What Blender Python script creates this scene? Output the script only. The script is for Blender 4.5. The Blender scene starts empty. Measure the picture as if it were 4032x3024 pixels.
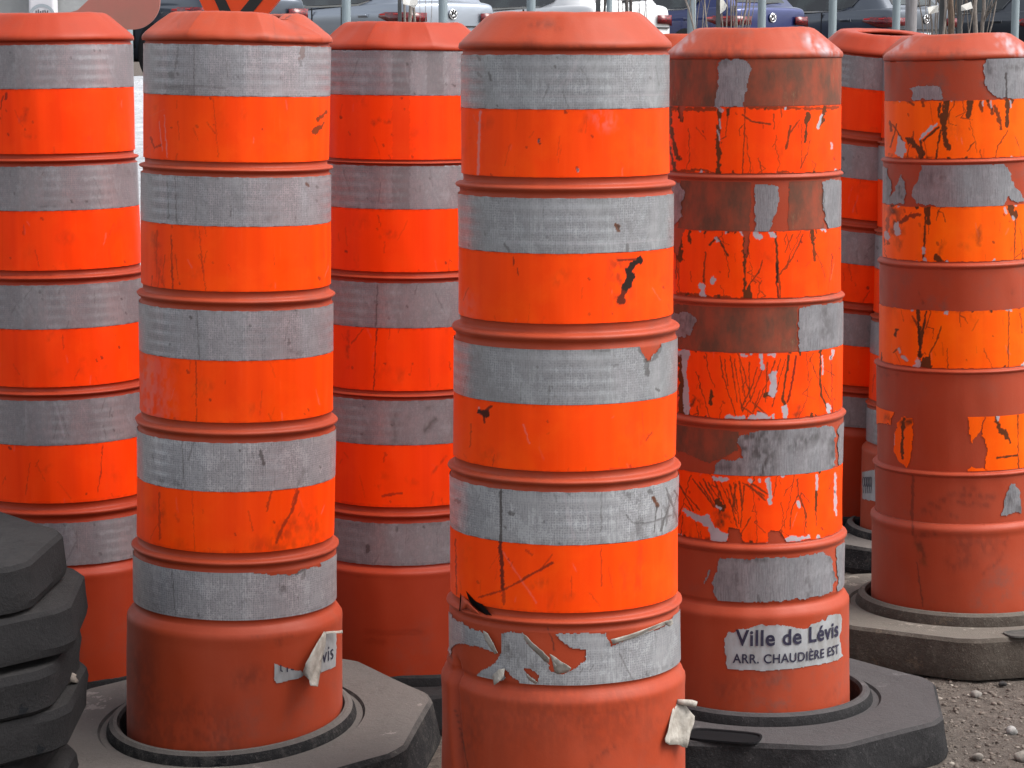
import bpy, bmesh, math, random
import numpy as np
from mathutils import Vector, Matrix, Euler

# ------------------------------------------------------------------ camera, sky, sun, exposure
F = 5200.0 / 2212 * 4032          # focal length in photo pixels (4032 wide)
PITCH = math.atan(719.5 / 5200)
ZC = 1.17
scene = bpy.context.scene
C = scene.collection
cam_d = bpy.data.cameras.new('camera'); cam = bpy.data.objects.new('camera', cam_d); C.objects.link(cam)
cam.location = (0, 0, ZC); cam.rotation_euler = (math.pi / 2 - PITCH, 0, 0)
cam_d.sensor_width = 36; cam_d.lens = 36 * 5200.0 / 2212; cam_d.clip_start = 0.05; cam_d.clip_end = 2000
scene.camera = cam
SUN_EL, SUN_AZ = math.radians(54), math.radians(104)    # azimuth clockwise from +Y
world = bpy.data.worlds.new('World'); scene.world = world; world.use_nodes = True
nt = world.node_tree; nt.nodes.clear()
sky = nt.nodes.new('ShaderNodeTexSky'); sky.sky_type = 'NISHITA'; sky.sun_disc = False
sky.sun_elevation = SUN_EL; sky.sun_rotation = SUN_AZ; sky.dust_density = 4.0; sky.air_density = 1.0
hsv = nt.nodes.new('ShaderNodeHueSaturation'); hsv.inputs['Saturation'].default_value = 0.28
bg = nt.nodes.new('ShaderNodeBackground'); bg.inputs['Strength'].default_value = 0.15
wo = nt.nodes.new('ShaderNodeOutputWorld')
nt.links.new(sky.outputs[0], hsv.inputs['Color']); nt.links.new(hsv.outputs[0], bg.inputs['Color']); nt.links.new(bg.outputs[0], wo.inputs[0])
sun_d = bpy.data.lights.new('sun', 'SUN'); sun = bpy.data.objects.new('sun', sun_d); C.objects.link(sun)
sun_d.energy = 1.6; sun_d.angle = math.radians(40); sun_d.color = (1.0, 0.97, 0.93)
sd = Vector((math.sin(SUN_AZ) * math.cos(SUN_EL), math.cos(SUN_AZ) * math.cos(SUN_EL), math.sin(SUN_EL)))
sun.rotation_euler = sd.to_track_quat('Z', 'Y').to_euler(); sun.location = (3, 0, 6)
scene.view_settings.view_transform = 'Standard'; scene.view_settings.look = 'None'
scene.view_settings.exposure = 0.83; scene.view_settings.gamma = 1

rng = np.random.default_rng(7); random.seed(7)
R = math.radians

# ------------------------------------------------------------------ helpers
def tag(o, label=None, cat=None, group=None, kind=None):
    if label: o['label'] = label
    if cat: o['category'] = cat
    if group: o['group'] = group
    if kind: o['kind'] = kind
    return o
def empty(name, loc=(0, 0, 0), rot=(0, 0, 0)):
    o = bpy.data.objects.new(name, None); C.objects.link(o); o.location = loc; o.rotation_euler = rot
    o.empty_display_size = 0.1
    return o
def link(name, me, mat, parent=None, smooth=True):
    o = bpy.data.objects.new(name, me); C.objects.link(o)
    if mat: me.materials.append(mat)
    if parent: o.parent = parent
    if smooth: me.polygons.foreach_set('use_smooth', np.ones(len(me.polygons), dtype=bool))
    me.update()
    return o
def mesh_np(name, V, Q):
    V = np.asarray(V, dtype=np.float32); Q = np.asarray(Q, dtype=np.int32)
    me = bpy.data.meshes.new(name)
    me.vertices.add(len(V)); me.vertices.foreach_set('co', V.ravel())
    n, k = Q.shape
    me.loops.add(n * k); me.loops.foreach_set('vertex_index', Q.ravel())
    me.polygons.add(n); me.polygons.foreach_set('loop_start', np.arange(0, n * k, k, dtype=np.int32))
    me.polygons.foreach_set('loop_total', np.full(n, k, dtype=np.int32))
    me.update(calc_edges=True)
    return me
def set_uv(me, uv):
    l = me.uv_layers.new(name='UVMap'); vi = np.empty(len(me.loops), dtype=np.int32)
    me.loops.foreach_get('vertex_index', vi); l.data.foreach_set('uv', uv[vi].astype(np.float32).ravel())
def set_wear(me, w):
    a = me.color_attributes.new('wear', 'FLOAT_COLOR', 'POINT')
    c = np.ones((len(w), 4), dtype=np.float32); c[:, :3] = w; a.data.foreach_set('color', c.ravel())
def bm_link(name, bm, mat, parent=None, smooth=True, bevel=0):
    me = bpy.data.meshes.new(name); bm.normal_update(); bm.to_mesh(me); bm.free()
    o = link(name, me, mat, parent, smooth)
    if bevel:
        m = o.modifiers.new('b', 'BEVEL'); m.width = bevel; m.segments = 2; m.limit_method = 'ANGLE'; m.angle_limit = R(35)
    return o
def add_box(bm, c, s, rot=None):
    M = Matrix.Translation(c) @ (rot.to_4x4() if rot else Matrix.Identity(4)) @ Matrix.Diagonal((s[0], s[1], s[2], 1))
    return bmesh.ops.create_cube(bm, size=1, matrix=M)['verts']
def add_tube(bm, pts, rads, n=8, cap=True):
    pts = [Vector(p) for p in pts]; rings = []
    for i, p in enumerate(pts):
        d = (pts[min(i + 1, len(pts) - 1)] - pts[max(i - 1, 0)]).normalized()
        a = d.cross(Vector((0, 1, 0.13))).normalized(); b = d.cross(a).normalized()
        rings.append([bm.verts.new(p + (a * math.cos(2 * math.pi * k / n) + b * math.sin(2 * math.pi * k / n)) * rads[i]) for k in range(n)])
    for i in range(len(rings) - 1):
        for k in range(n): bm.faces.new((rings[i][k], rings[i][(k + 1) % n], rings[i + 1][(k + 1) % n], rings[i + 1][k]))
    if cap: bm.faces.new(rings[0][::-1]); bm.faces.new(rings[-1])
def add_prism(bm, poly, z0, z1, M=None):
    M = M or Matrix.Identity(4)
    a = [bm.verts.new(M @ Vector((x, y, z0))) for x, y in poly]; b = [bm.verts.new(M @ Vector((x, y, z1))) for x, y in poly]
    n = len(poly); bm.faces.new(a[::-1]); bm.faces.new(b)
    for i in range(n): bm.faces.new((a[i], a[(i + 1) % n], b[(i + 1) % n], b[i]))

# pixel of the photograph <-> point of the scene (used to measure where real surfaces and wear marks lie)
cp, sp = math.cos(PITCH), math.sin(PITCH)
def project(P):
    x, y, z = P[..., 0], P[..., 1], P[..., 2] - ZC
    d = y * cp - z * sp; v = -(z * cp + y * sp)
    return 2016 + F * x / d, 1512 + F * v / d
def unproj(px, py, Y=None, Z=None):
    dx = (px - 2016) / F; dv = (py - 1512) / F
    dy = cp - dv * sp; dz = -sp - dv * cp
    t = (Y / dy) if Y is not None else (Z - ZC) / dz
    return Vector((dx * t, dy * t, ZC + dz * t))
D2S = 4032 / 2212.0
REG = dict(a=(2600, 100, 1.5447), b=(2600, 1000, 1.5447), c=(1300, 100, 1.58), d=(1300, 1000, 1.58), e=(0, 100, 1.58), f=(0, 1000, 1.58),
           g=(0, 1900, 1.4757), h=(1300, 1900, 1.4757), i=(2632, 1900, 1.4757), t=(1700, 2400, 2.0109), u=(2600, 2400, 2.765), v=(3300, 1800, 2.370),
           w=(1000, 2400, 4.1475), D=(0, 0, 1 / D2S))
def S(r, pts):
    ox, oy, s = REG[r]
    return [(ox + x / s, oy + y / s) for x, y in pts]

def _hash(ix, iy, seed):
    h = (ix.astype(np.int64) * 374761393 + iy.astype(np.int64) * 668265263 + seed * 1442695) & 0x7fffffff
    h = (h ^ (h >> 13)) * 1274126177 & 0x7fffffff
    return ((h ^ (h >> 16)) & 0xffff) / 65535.0
def vnoise(x, y, seed=0):
    ix, iy = np.floor(x), np.floor(y); fx, fy = x - ix, y - iy
    fx = fx * fx * (3 - 2 * fx); fy = fy * fy * (3 - 2 * fy)
    a = _hash(ix, iy, seed); b = _hash(ix + 1, iy, seed); c = _hash(ix, iy + 1, seed); d = _hash(ix + 1, iy + 1, seed)
    return (a * (1 - fx) + b * fx) * (1 - fy) + (c * (1 - fx) + d * fx) * fy
def fbm(x, y, seed=0, o=4):
    s = 0; a = 0.5
    for k in range(o): s = s + a * vnoise(x * 2 ** k, y * 2 ** k, seed + k * 17); a *= 0.5
    return s / (1 - 0.5 ** o)
def in_poly(px, py, poly):
    r = np.zeros(px.shape, bool); n = len(poly)
    for i in range(n):
        x0, y0 = poly[i]; x1, y1 = poly[(i + 1) % n]
        if y0 == y1: continue
        c = ((y0 > py) != (y1 > py)) & (px < (x1 - x0) * (py - y0) / (y1 - y0) + x0)
        r ^= c
    return r
def d_line(px, py, pts):
    d = np.full(px.shape, 1e9)
    if len(pts) == 1: return np.hypot(px - pts[0][0], py - pts[0][1])
    for (x0, y0), (x1, y1) in zip(pts[:-1], pts[1:]):
        L = (x1 - x0) ** 2 + (y1 - y0) ** 2 + 1e-6
        t = np.clip(((px - x0) * (x1 - x0) + (py - y0) * (y1 - y0)) / L, 0, 1)
        d = np.minimum(d, np.hypot(px - x0 - t * (x1 - x0), py - y0 - t * (y1 - y0)))
    return d

# ------------------------------------------------------------------ materials
class NT:
    def __init__(s, name):
        s.m = bpy.data.materials.new(name); s.m.use_nodes = True; s.t = s.m.node_tree
        s.b = s.t.nodes['Principled BSDF']
    def n(s, typ, **kw):
        nd = s.t.nodes.new(typ)
        for k, v in kw.items():
            if k.startswith('i_'):
                nd.inputs[k[2:].replace('_', ' ')].default_value = v
            else: setattr(nd, k, v)
        return nd
    def l(s, a, b): s.t.links.new(a, b)
    def coord(s, kind='Object', scale=(1, 1, 1)):
        tc = s.n('ShaderNodeTexCoord'); mp = s.n('ShaderNodeMapping'); mp.inputs['Scale'].default_value = scale
        s.l(tc.outputs[kind], mp.inputs[0]); return mp.outputs[0]
    def noise(s, vec, scale, detail=4, rough=0.6):
        nz = s.n('ShaderNodeTexNoise'); nz.inputs['Scale'].default_value = scale; nz.inputs['Detail'].default_value = detail
        nz.inputs['Roughness'].default_value = rough; s.l(vec, nz.inputs['Vector']); return nz.outputs['Fac']
    def ramp(s, fac, a, b, c0=(0, 0, 0, 1), c1=(1, 1, 1, 1)):
        r = s.n('ShaderNodeValToRGB'); r.color_ramp.elements[0].position = a; r.color_ramp.elements[1].position = b
        r.color_ramp.elements[0].color = c0; r.color_ramp.elements[1].color = c1; s.l(fac, r.inputs[0]); return r.outputs[0]
    def mix(s, fac, a, b, blend='MIX'):
        m = s.n('ShaderNodeMix', data_type='RGBA', blend_type=blend)
        for v, i in ((fac, 0), (a, 6), (b, 7)):
            if hasattr(v, 'is_linked') or isinstance(v, bpy.types.NodeSocket): s.l(v, m.inputs[i])
            elif i == 0: m.inputs[0].default_value = v
            else: m.inputs[i].default_value = (*v[:3], 1)
        return m.outputs[2]
    def math(s, op, a, b=0.0):
        m = s.n('ShaderNodeMath', operation=op)
        for v, i in ((a, 0), (b, 1)):
            if isinstance(v, bpy.types.NodeSocket): s.l(v, m.inputs[i])
            else: m.inputs[i].default_value = v
        return m.outputs[0]
    def base(s, c):
        if isinstance(c, bpy.types.NodeSocket): s.l(c, s.b.inputs['Base Color'])
        else: s.b.inputs['Base Color'].default_value = (*c[:3], 1)
    def bump(s, h, strength=0.3, dist=0.001, prev=None):
        b = s.n('ShaderNodeBump'); b.inputs['Strength'].default_value = strength; b.inputs['Distance'].default_value = dist
        s.l(h, b.inputs['Height'])
        if prev: s.l(prev, b.inputs['Normal'])
        s.l(b.outputs[0], s.b.inputs['Normal']); return b.outputs[0]
    def set(s, **kw):
        for k, v in kw.items():
            i = s.b.inputs[k.replace('_', ' ')]
            if isinstance(v, bpy.types.NodeSocket): s.l(v, i)
            else: i.default_value = v
def wear_mix(n, col):
    a = n.n('ShaderNodeAttribute', attribute_name='wear'); sep = n.n('ShaderNodeSeparateColor'); n.l(a.outputs['Color'], sep.inputs[0])
    col = n.mix(sep.outputs[1], col, (0.115, 0.033, 0.010)); col = n.mix(sep.outputs[2], col, (0.42, 0.385, 0.41))
    return n.mix(sep.outputs[0], col, (0.022, 0.013, 0.010)), sep

def mat_plastic(name, col, pale, grime=0.35):
    n = NT(name); v = n.coord('Object'); uv = n.coord('UV')
    a = n.noise(v, 7, 6, 0.65); c = n.mix(n.ramp(a, 0.35, 0.75), col, pale)
    # faded chalky streaks running down and scuffs
    us = n.coord('UV', (60, 3.0, 1)); st = n.noise(us, 1.0, 5, 0.7)
    c = n.mix(n.math('MULTIPLY', n.ramp(st, 0.55, 0.8), 0.22), c, (pale[0] * 1.15, pale[1] * 1.7, pale[2] * 1.8))
    g = n.noise(v, 19, 8, 0.72); g2 = n.noise(v, 3.2, 3, 0.5)
    gm = n.math('MULTIPLY', n.ramp(g, 0.5, 0.72), n.ramp(g2, 0.42, 0.62))
    c = n.mix(n.math('MULTIPLY', gm, grime), c, (0.13, 0.075, 0.06))
    c, sep = wear_mix(n, c)
    n.base(c); n.set(Roughness=n.math('ADD', 0.40, n.math('MULTIPLY', g, 0.25)), Specular_IOR_Level=0.30, Sheen_Weight=0.07, Sheen_Roughness=0.45, Sheen_Tint=(1.0, 0.72, 0.66, 1))
    h = n.noise(v, 260, 3, 0.6); n.bump(h, 0.12, 0.0012)
    return n.m
def mat_grey(name, col=(0.345, 0.34, 0.36), pink=(0.38, 0.34, 0.355), streak=0.5, aged=False):
    n = NT(name); sepx = n.n('ShaderNodeSeparateXYZ'); n.l(n.coord('UV'), sepx.inputs[0])
    # wide vertical tones: shading of the drum's flat facets put into the colour
    facet_tone = n.noise(n.coord('UV', (22, 0.0, 1)), 1.0, 2, 0.5); c = n.mix(n.ramp(facet_tone, 0.42, 0.58), col, pink)
    fine = n.noise(n.coord('UV', (700, 26, 1)), 1.0, 4, 0.75)
    c = n.mix(n.math('MULTIPLY', n.ramp(fine, 0.5, 0.78), streak), c, (0.46, 0.46, 0.48) if not aged else (0.44, 0.45, 0.46))
    c = n.mix(n.math('MULTIPLY', n.ramp(fine, 0.52, 0.25), 0.35 if not aged else 0.7), c, (0.13, 0.125, 0.14))
    vo = n.n('ShaderNodeTexVoronoi'); vo.inputs['Scale'].default_value = 290; vo.inputs['Randomness'].default_value = 0.35; n.l(n.coord('UV'), vo.inputs['Vector'])
    cell = n.ramp(vo.outputs['Distance'], 0.22, 0.5); blot = n.noise(n.coord('UV', (14, 9, 1)), 1.0, 2, 0.5)
    c = n.mix(n.math('MULTIPLY', n.math('MULTIPLY', n.math('SUBTRACT', 1.0, cell), n.ramp(blot, 0.38, 0.58)), 0.0 if aged else 0.6), c, (0.15, 0.15, 0.18))
    mo = n.noise(n.coord('UV', (34, 22, 1)), 1.0, 7, 0.8); c = n.mix(n.math('MULTIPLY', n.ramp(mo, 0.50, 0.62), 0.38), c, (0.50, 0.50, 0.52)); c = n.mix(n.math('MULTIPLY', n.ramp(mo, 0.47, 0.36), 0.32), c, (0.15, 0.145, 0.155))
    dirt = n.noise(n.coord('UV', (45, 30, 1)), 1.0, 6, 0.75); c = n.mix(n.math('MULTIPLY', n.ramp(dirt, 0.6, 0.8), 0.5), c, (0.16, 0.14, 0.12))
    c, sep = wear_mix(n, c); n.base(c)
    n.set(Metallic=0.25, Roughness=n.math('ADD', 0.34, n.math('MULTIPLY', dirt, 0.25)), Specular_IOR_Level=0.6)
    # prismatic sheeting: shallow horizontal ribs
    wv = n.math('SINE', n.math('MULTIPLY', sepx.outputs[1], 2 * math.pi / 0.0165)); hx = n.noise(n.coord('UV', (9, 0, 1)), 1.0, 1)
    h = n.math('ADD', n.math('MULTIPLY', n.math('MULTIPLY', wv, n.ramp(hx, 0.44, 0.66)), 0.5), n.math('MULTIPLY', fine, 0.25))
    cb = n.n('ShaderNodeBump'); cb.inputs['Strength'].default_value = 0.9; cb.inputs['Distance'].default_value = 0.0021; n.l(h, cb.inputs['Height']); n.l(cb.outputs[0], n.b.inputs['Coat Normal'])
    n.set(Coat_Weight=0.0 if aged else 0.55, Coat_Roughness=0.2, Coat_IOR=1.7)
    n.bump(n.math('ADD', n.math('MULTIPLY', h, .3), n.math('MULTIPLY', fine, .3)), 0.25, 0.0012)
    return n.m
def mat_orange(name, col=(1.0, 0.067, 0.0), col2=(1.0, 0.088, 0.001)):
    n = NT(name); facet_tone = n.noise(n.coord('UV', (30, 0.0, 1)), 1.0, 3, 0.55)
    c = n.mix(n.ramp(facet_tone, 0.35, 0.68), col, (col[0] * 0.90, col[1] * 0.74, col[2] * 0.6))  # vertical facet shading put into the orange
    b = n.noise(n.coord('UV', (12, 12, 1)), 1.0, 5, 0.65); c = n.mix(n.ramp(b, 0.5, 0.8), c, col2)
    f = n.noise(n.coord('UV', (500, 12, 1)), 1.0, 3, 0.7); c = n.mix(n.math('MULTIPLY', n.ramp(f, 0.6, 0.85), 0.22), c, (0.9, 0.20, 0.09))
    d = n.noise(n.coord('UV', (55, 24, 1)), 1.0, 7, 0.75); c = n.mix(n.math('MULTIPLY', n.ramp(d, 0.64, 0.82), 0.45), c, (0.35, 0.035, 0.01))
    c, sep = wear_mix(n, c); n.base(c); n.set(Roughness=0.45, Specular_IOR_Level=0.16)
    n.bump(f, 0.1, 0.0006)
    return n.m
def mat_simple(name, col, rough=0.5, metal=0.0, nscale=0, ncol=None, bump=0.0, bscale=60, fac=1.0, spec=0.5, vscale=(1, 1, 1)):
    n = NT(name)
    if ncol:
        nz = n.noise(n.coord('Object', vscale), nscale, 6, 0.65); n.base(n.mix(n.math('MULTIPLY', n.ramp(nz, 0.38, 0.68), fac), col, ncol))
    else: n.base(col)
    n.set(Roughness=rough, Metallic=metal, Specular_IOR_Level=spec)
    if bump: n.bump(n.noise(n.coord('Object', vscale), bscale, 5, 0.6), bump, 0.003)
    return n.m
def mat_rubber(name, dust, dark=(0.009, 0.010, 0.012), dustamt=1.0):
    # black recycled rubber; pale dust has settled on what faces up
    n = NT(name); g = n.n('ShaderNodeNewGeometry'); sx = n.n('ShaderNodeSeparateXYZ'); n.l(g.outputs['Normal'], sx.inputs[0])
    v = n.coord('Object'); a = n.noise(v, 9, 7, 0.7); b = n.noise(v, 55, 5, 0.7)
    up = n.ramp(n.math('ADD', sx.outputs[2], n.math('MULTIPLY', n.math('SUBTRACT', a, 0.5), 0.5)), 0.62, 0.92)
    c = n.mix(n.math('MULTIPLY', up, dustamt), dark, dust)
    c = n.mix(n.math('MULTIPLY', n.ramp(b, 0.52, 0.75), 0.3), c, (dust[0] * 1.1, dust[1] * 1.1, dust[2] * 1.1) if dustamt > 0.8 else (0.020, 0.020, 0.021))
    c = n.mix(n.math('MULTIPLY', n.ramp(a, 0.40, 0.30), 0.5), c, (0.030, 0.028, 0.028))
    st = n.noise(v, 26, 8, 0.8); c = n.mix(n.math('MULTIPLY', n.ramp(st, 0.50, 0.66), 0.45), c, tuple(k * .42 for k in dust) if dustamt > .8 else (0.012, 0.012, 0.013))
    gr = n.noise(v, 240, 4, 0.8); c = n.mix(n.math('MULTIPLY', n.ramp(gr, 0.60, 0.74), 0.5), c, tuple(min(1, k * 1.5) for k in dust))
    n.base(c); n.set(Roughness=0.9, Specular_IOR_Level=0.12); n.bump(n.math('ADD', n.math('ADD', b, a), n.math('MULTIPLY', gr, .6)), 0.7, 0.004)
    return n.m
BODY_N = mat_plastic('drum_plastic', (0.34, 0.039, 0.009), (0.37, 0.054, 0.020), 0.42)
BODY_W = mat_plastic('drum_plastic_worn', (0.34, 0.041, 0.011), (0.36, 0.058, 0.024), 0.80)
BODY_D = mat_plastic('drum_plastic_deep', (0.32, 0.027, 0.004), (0.35, 0.037, 0.009), 0.28)
GREY = mat_grey('grey_sheeting'); GREY_C = mat_grey('grey_sheeting_cool', (0.315, 0.33, 0.34), (0.355, 0.363, 0.375))
GREY_P = mat_grey('grey_sheeting_pink', (0.25, 0.225, 0.24), (0.29, 0.235, 0.245)); GREY_A = mat_grey('grey_sheeting_aged', (0.25, 0.255, 0.27), (0.27, 0.26, 0.275), 0.8, True)
GREY_LIT = mat_grey('grey_sheeting_lit', (0.45, 0.45, 0.47), (0.48, 0.46, 0.475), 0.6); GREY_C_LIT = mat_grey('grey_sheeting_cool_lit', (0.42, 0.433, 0.447), (0.46, 0.47, 0.485), 0.6)  # lighter copies for the lower bands: brighter reflection put into the base colour
ORANGE = mat_orange('orange_sheeting'); ORANGE_R = mat_orange('orange_sheeting_red', (1.0, 0.052, 0.0), (1.0, 0.066, 0.001)); ORANGE_Y = mat_orange('orange_sheeting_faded', (1.0, 0.125, 0.0), (1.0, 0.145, 0.001))
RESID = mat_simple('brown_adhesive', (0.20, 0.050, 0.020), 0.7, 0, 9, (0.31, 0.062, 0.026), 0.15, 90, vscale=(1, 1, 0.6))
def _resid2():
    n = NT('weathered_adhesive'); v = n.coord('UV', (30, 14, 1)); a = n.noise(v, 1.0, 5, 0.65); b = n.noise(n.coord('UV', (160, 40, 1)), 1.0, 6, 0.8); c2 = n.noise(n.coord('UV', (12, 9, 1)), 1.0, 3, 0.6)
    c = n.mix(n.ramp(a, 0.38, 0.62), (0.115, 0.040, 0.020), (0.27, 0.048, 0.018))
    c = n.mix(n.math('MULTIPLY', n.ramp(b, 0.55, 0.68), n.ramp(c2, 0.46, 0.62)), c, (0.25, 0.145, 0.075)); c, s = wear_mix(n, c); n.base(c); n.set(Roughness=0.75); n.bump(b, 0.2, 0.001); return n.m
RESID2 = _resid2()
PAPER = mat_simple('peeled_backing', (0.42, 0.39, 0.345), 0.8, 0, 40, (0.22, 0.195, 0.165), 0.5, 120)
RUBBER = mat_rubber('dusty_rubber', (0.235, 0.212, 0.195)); RUBBER_B = mat_rubber('brown_dusty_rubber', (0.26, 0.23, 0.195), (0.085, 0.066, 0.050)); RUBBER_K = mat_rubber('black_rubber', (0.060, 0.058, 0.057), dustamt=0.5)
INK = mat_simple('navy_ink', (0.012, 0.010, 0.035), 0.5, 0, 160, (0.07, 0.068, 0.09), fac=0.4)
STICK = mat_simple('sticker_vinyl', (0.37, 0.385, 0.40), 0.45, 0, 24, (0.22, 0.21, 0.20), 0.15, 80, vscale=(1, 1, 0.5))

# ------------------------------------------------------------------ traffic drums
def cone_dent(th, z, seed):   # small irregularities of the moulding, metres
    return 0.0015 * (np.sin(2 * th + seed) + 0.7 * np.sin(3 * th + z * 9 + seed * 2)) + 0.0016 * (vnoise(th * 6 + 40, z * 14 + 9, seed) - 0.5)
class Drum:
    """one barrel; measured rows are photo heights (2212-wide picture) along its centre line"""
    def __init__(s, label, D, ctop, cbot, rows, hws, typ='A', tiltx=0.0, mat=BODY_N, fine=1.0, seed=1, dents=(), capf=0, capr=0.715, caph=None):
        s.typ, s.seed, s.dents, s.fine, s.capf, s.capr, s.mat = typ, seed, dents, fine, capf, capr, mat
        ytop, ybot = rows['top'], rows['lip']
        base = unproj(cbot * D2S, (ybot + 60) * D2S, Y=D)
        top = unproj(ctop * D2S, ytop * D2S, Y=D)
        roll = math.atan2(top.x - base.x, top.z - base.z)
        s.loc = Vector((base.x - base.z * math.tan(roll), D, 0.0)); s.rot = (Euler((tiltx, 0, 0)).to_matrix() @ Matrix.Rotation(roll, 3, 'Y'))
        s.Rn = np.array(s.rot); s.Ln = np.array(s.loc)
        s.root = empty('traffic_drum', s.loc); s.root.rotation_euler = s.rot.to_euler()
        tag(s.root, label, 'traffic drum', 'orange traffic drums')
        s.D = D; dd = D * cp + 0.5 * sp
        s.rad = [h * D2S * dd / F for h in hws]
        # rows -> local z on the front of the drum
        def z_of(y, r):
            lo, hi = -0.1, 1.6
            for _ in range(40):
                m = (lo + hi) / 2; P = s.Rn @ np.array([0, -r, m]) + s.Ln
                if project(P)[1] > y * D2S: lo = m
                else: hi = m
            return lo
        s.z = {}
        rr = s.rad
        for k, y in rows.items():
            i = 0 if k in ('top', 'cap') else (5 if k in ('lip', 'sh') else int(k[1]) - 1)
            s.z[k] = z_of(y, rr[i] if k != 'top' else rr[0] * 0.72)
        s.profile()
        s.body()
    def profile(s):
        z, r = s.z, s.rad; P = []
        rc = r[0] * (1.022 if s.typ == 'A' else 1.012); zt, zcap = z['top'], z['cap']
        hole = r[0] * 0.47
        P += [(r[0] * .95, zt - .60), (r[0] * .95, zcap - .012), (hole + 0.012, zt - 0.008), (hole + .001, zt - 0.007), (hole, zt - 0.004), (hole + 0.002, zt - .001), (hole + 0.007, zt)]
        P += [(r[0] * s.capr - 0.010, zt + 0.001), (r[0] * s.capr - 0.002, zt - 0.0012), (r[0] * s.capr + 0.005, zt - 0.006)]
        P += [(rc - 0.006, zcap + 0.010), (rc - 0.001, zcap + 0.0045), (rc, zcap), (rc - 0.001, zcap - 0.003)]
        if s.typ == 'A': hn = zcap - z['a1']; P += [(r[0] - 0.0032, zcap - max(.0035, .35 * hn)), (r[0] - 0.003, zcap - .75 * hn), (r[0] - 0.001, z['a1'])]
        else: P += [(r[0] - 0.001, zcap - 0.005), (r[0] - 0.001, z['a1'])]
        for i in range(4):
            P += [(r[i] - 0.001, z['b%d' % (i + 1)]), (r[i] - 0.001, z['o%d' % (i + 1)])]
            zo = z['o%d' % (i + 1)]; za = z['a%d' % (i + 2)]; h = zo - za; r2 = r[i + 1]
            if s.typ == 'A':
                P += [(r[i] - 0.0024, zo - 0.06 * h), (r[i] - 0.0026, zo - 0.34 * h), (r[i] - 0.0008, zo - 0.39 * h), (r2 + 0.0006, zo - 0.44 * h), (r2 + 0.0026, zo - 0.50 * h), (r2 + 0.0030, zo - 0.56 * h),
                      (r2 + 0.0016, zo - 0.64 * h), (r2 - 0.0028, zo - 0.71 * h), (r2 - 0.0032, zo - 0.90 * h), (r2 - 0.001, za)]
            else:
                P += [(r[i] - 0.0012, zo - 0.10 * h), (r2 + 0.0015, zo - 0.26 * h), (r2 + 0.0032, zo - 0.42 * h), (r2 + 0.0032, zo - 0.56 * h), (r2 + 0.0012, zo - 0.72 * h), (r2 - 0.0012, zo - 0.86 * h), (r2 - 0.001, za)]
        zb, zs = z['b5'], z['sh']; h = zb - zs; rb = r[5]
        if s.typ == 'A' or s.typ == 'B':
            P += [(r[4] - 0.001, zb), (r[4] - 0.0025, zb - 0.12 * h), (r[4] - 0.002, zb - 0.45 * h), (r[4] + 0.30 * (rb - r[4]), zb - 0.70 * h), (rb - 0.003, zs + 0.02 * h), (rb - 0.0008, zs - 0.15 * h), (rb, zs - 0.45 * h), (rb - 0.0005, zs - 1.2 * h)]
        else:
            P += [(r[4] - 0.001, zb), (r[4] - 0.001, zs + 0.014), (rb + 0.001, zs + 0.006), (rb + 0.0025, zs), (rb + 0.001, zs - 0.006), (rb, zs - 0.012)]
        P += [(rb + 0.001, z['lip'] - 0.01), (rb + 0.002, 0.016), (rb + 0.012, 0.008), (rb + 0.012, 0.002)]
        s.P = np.array(P)
        # radius function of height for z below cap
        low = s.P[13:]; o = np.argsort(low[:, 1]); s.rz = low[o, 1]; s.rr = low[o, 0]
    def bump(s, th, zz):
        d = cone_dent(th, zz, s.seed)
        for (t0, z0, wt, wz, amp) in s.dents: d = d + amp * np.exp(-((th - t0) / wt) ** 2 - ((zz - z0) / wz) ** 2)
        if hasattr(s, 'extra_dent'): d = d + s.extra_dent(th, zz)
        return d
    def R(s, th, zz): return np.interp(zz, s.rz, s.rr) + s.bump(th, zz)
    def world(s, V): return V @ s.Rn.T + s.Ln
    def px(s, V): return project(s.world(V))
    def body(s):
        st = 0.004 / s.fine
        segs = [s.P[0]]
        for a, b in zip(s.P[:-1], s.P[1:]):
            L = np.hypot(*(b - a)); k = max(1, int(L / st))
            for j in range(1, k + 1): segs.append(a + (b - a) * j / k)
        P = np.array(segs); n = len(P)
        dth = 0.9 / s.fine
        th = np.radians(np.concatenate([np.arange(-105, 105, dth), np.arange(105, 255, 6.0)])); m = len(th)
        TH, _ = np.meshgrid(th, P[:, 0]); r = np.repeat(P[:, 0:1], m, 1); z = np.repeat(P[:, 1:2], m, 1)
        top = z > s.z['cap'] - 0.004
        if s.capf:
            a = 2 * math.pi / s.capf; t = (TH + 0.4) % a - a / 2; fac = math.cos(a / 2) / np.cos(t)
            wz = np.clip((z - s.z['cap']) / (s.z['top'] - s.z['cap'] + 1e-6), 0, 1)
            r = np.where(top & (P[:, 0:1] > s.rad[0] * 0.55), r * (1 + (fac - fac.mean()) * 0.9 * np.clip(wz * 1.4 + 0.12, 0, 1)), r)
        inner = np.arange(n)[:, None] * np.ones((1, m)) < 3
        r = r + np.where(inner, 0, s.bump(TH, z))
        if hasattr(s, 'cap_dent') or s.typ: # uneven rim
            z = z + np.where(top & ~inner, 0.0007 * np.sin(3 * TH + s.seed) + 0.0007 * (vnoise(TH * 9 + 50, r * 30, s.seed + 3) - 0.5), 0)
        if s.seed == 2:   # crushed right shoulder of the cap
            k = np.exp(-((TH - R(62)) / 0.30) ** 2) * np.clip((z - s.z['cap'] - 0.008) / 0.03, 0, 1)
            r = r - 0.012 * k * (P[:, 0:1] > s.rad[0] * 0.6); z = z - 0.009 * k
        V = np.stack([r * np.sin(TH), -r * np.cos(TH), z], -1).reshape(-1, 3)
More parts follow.
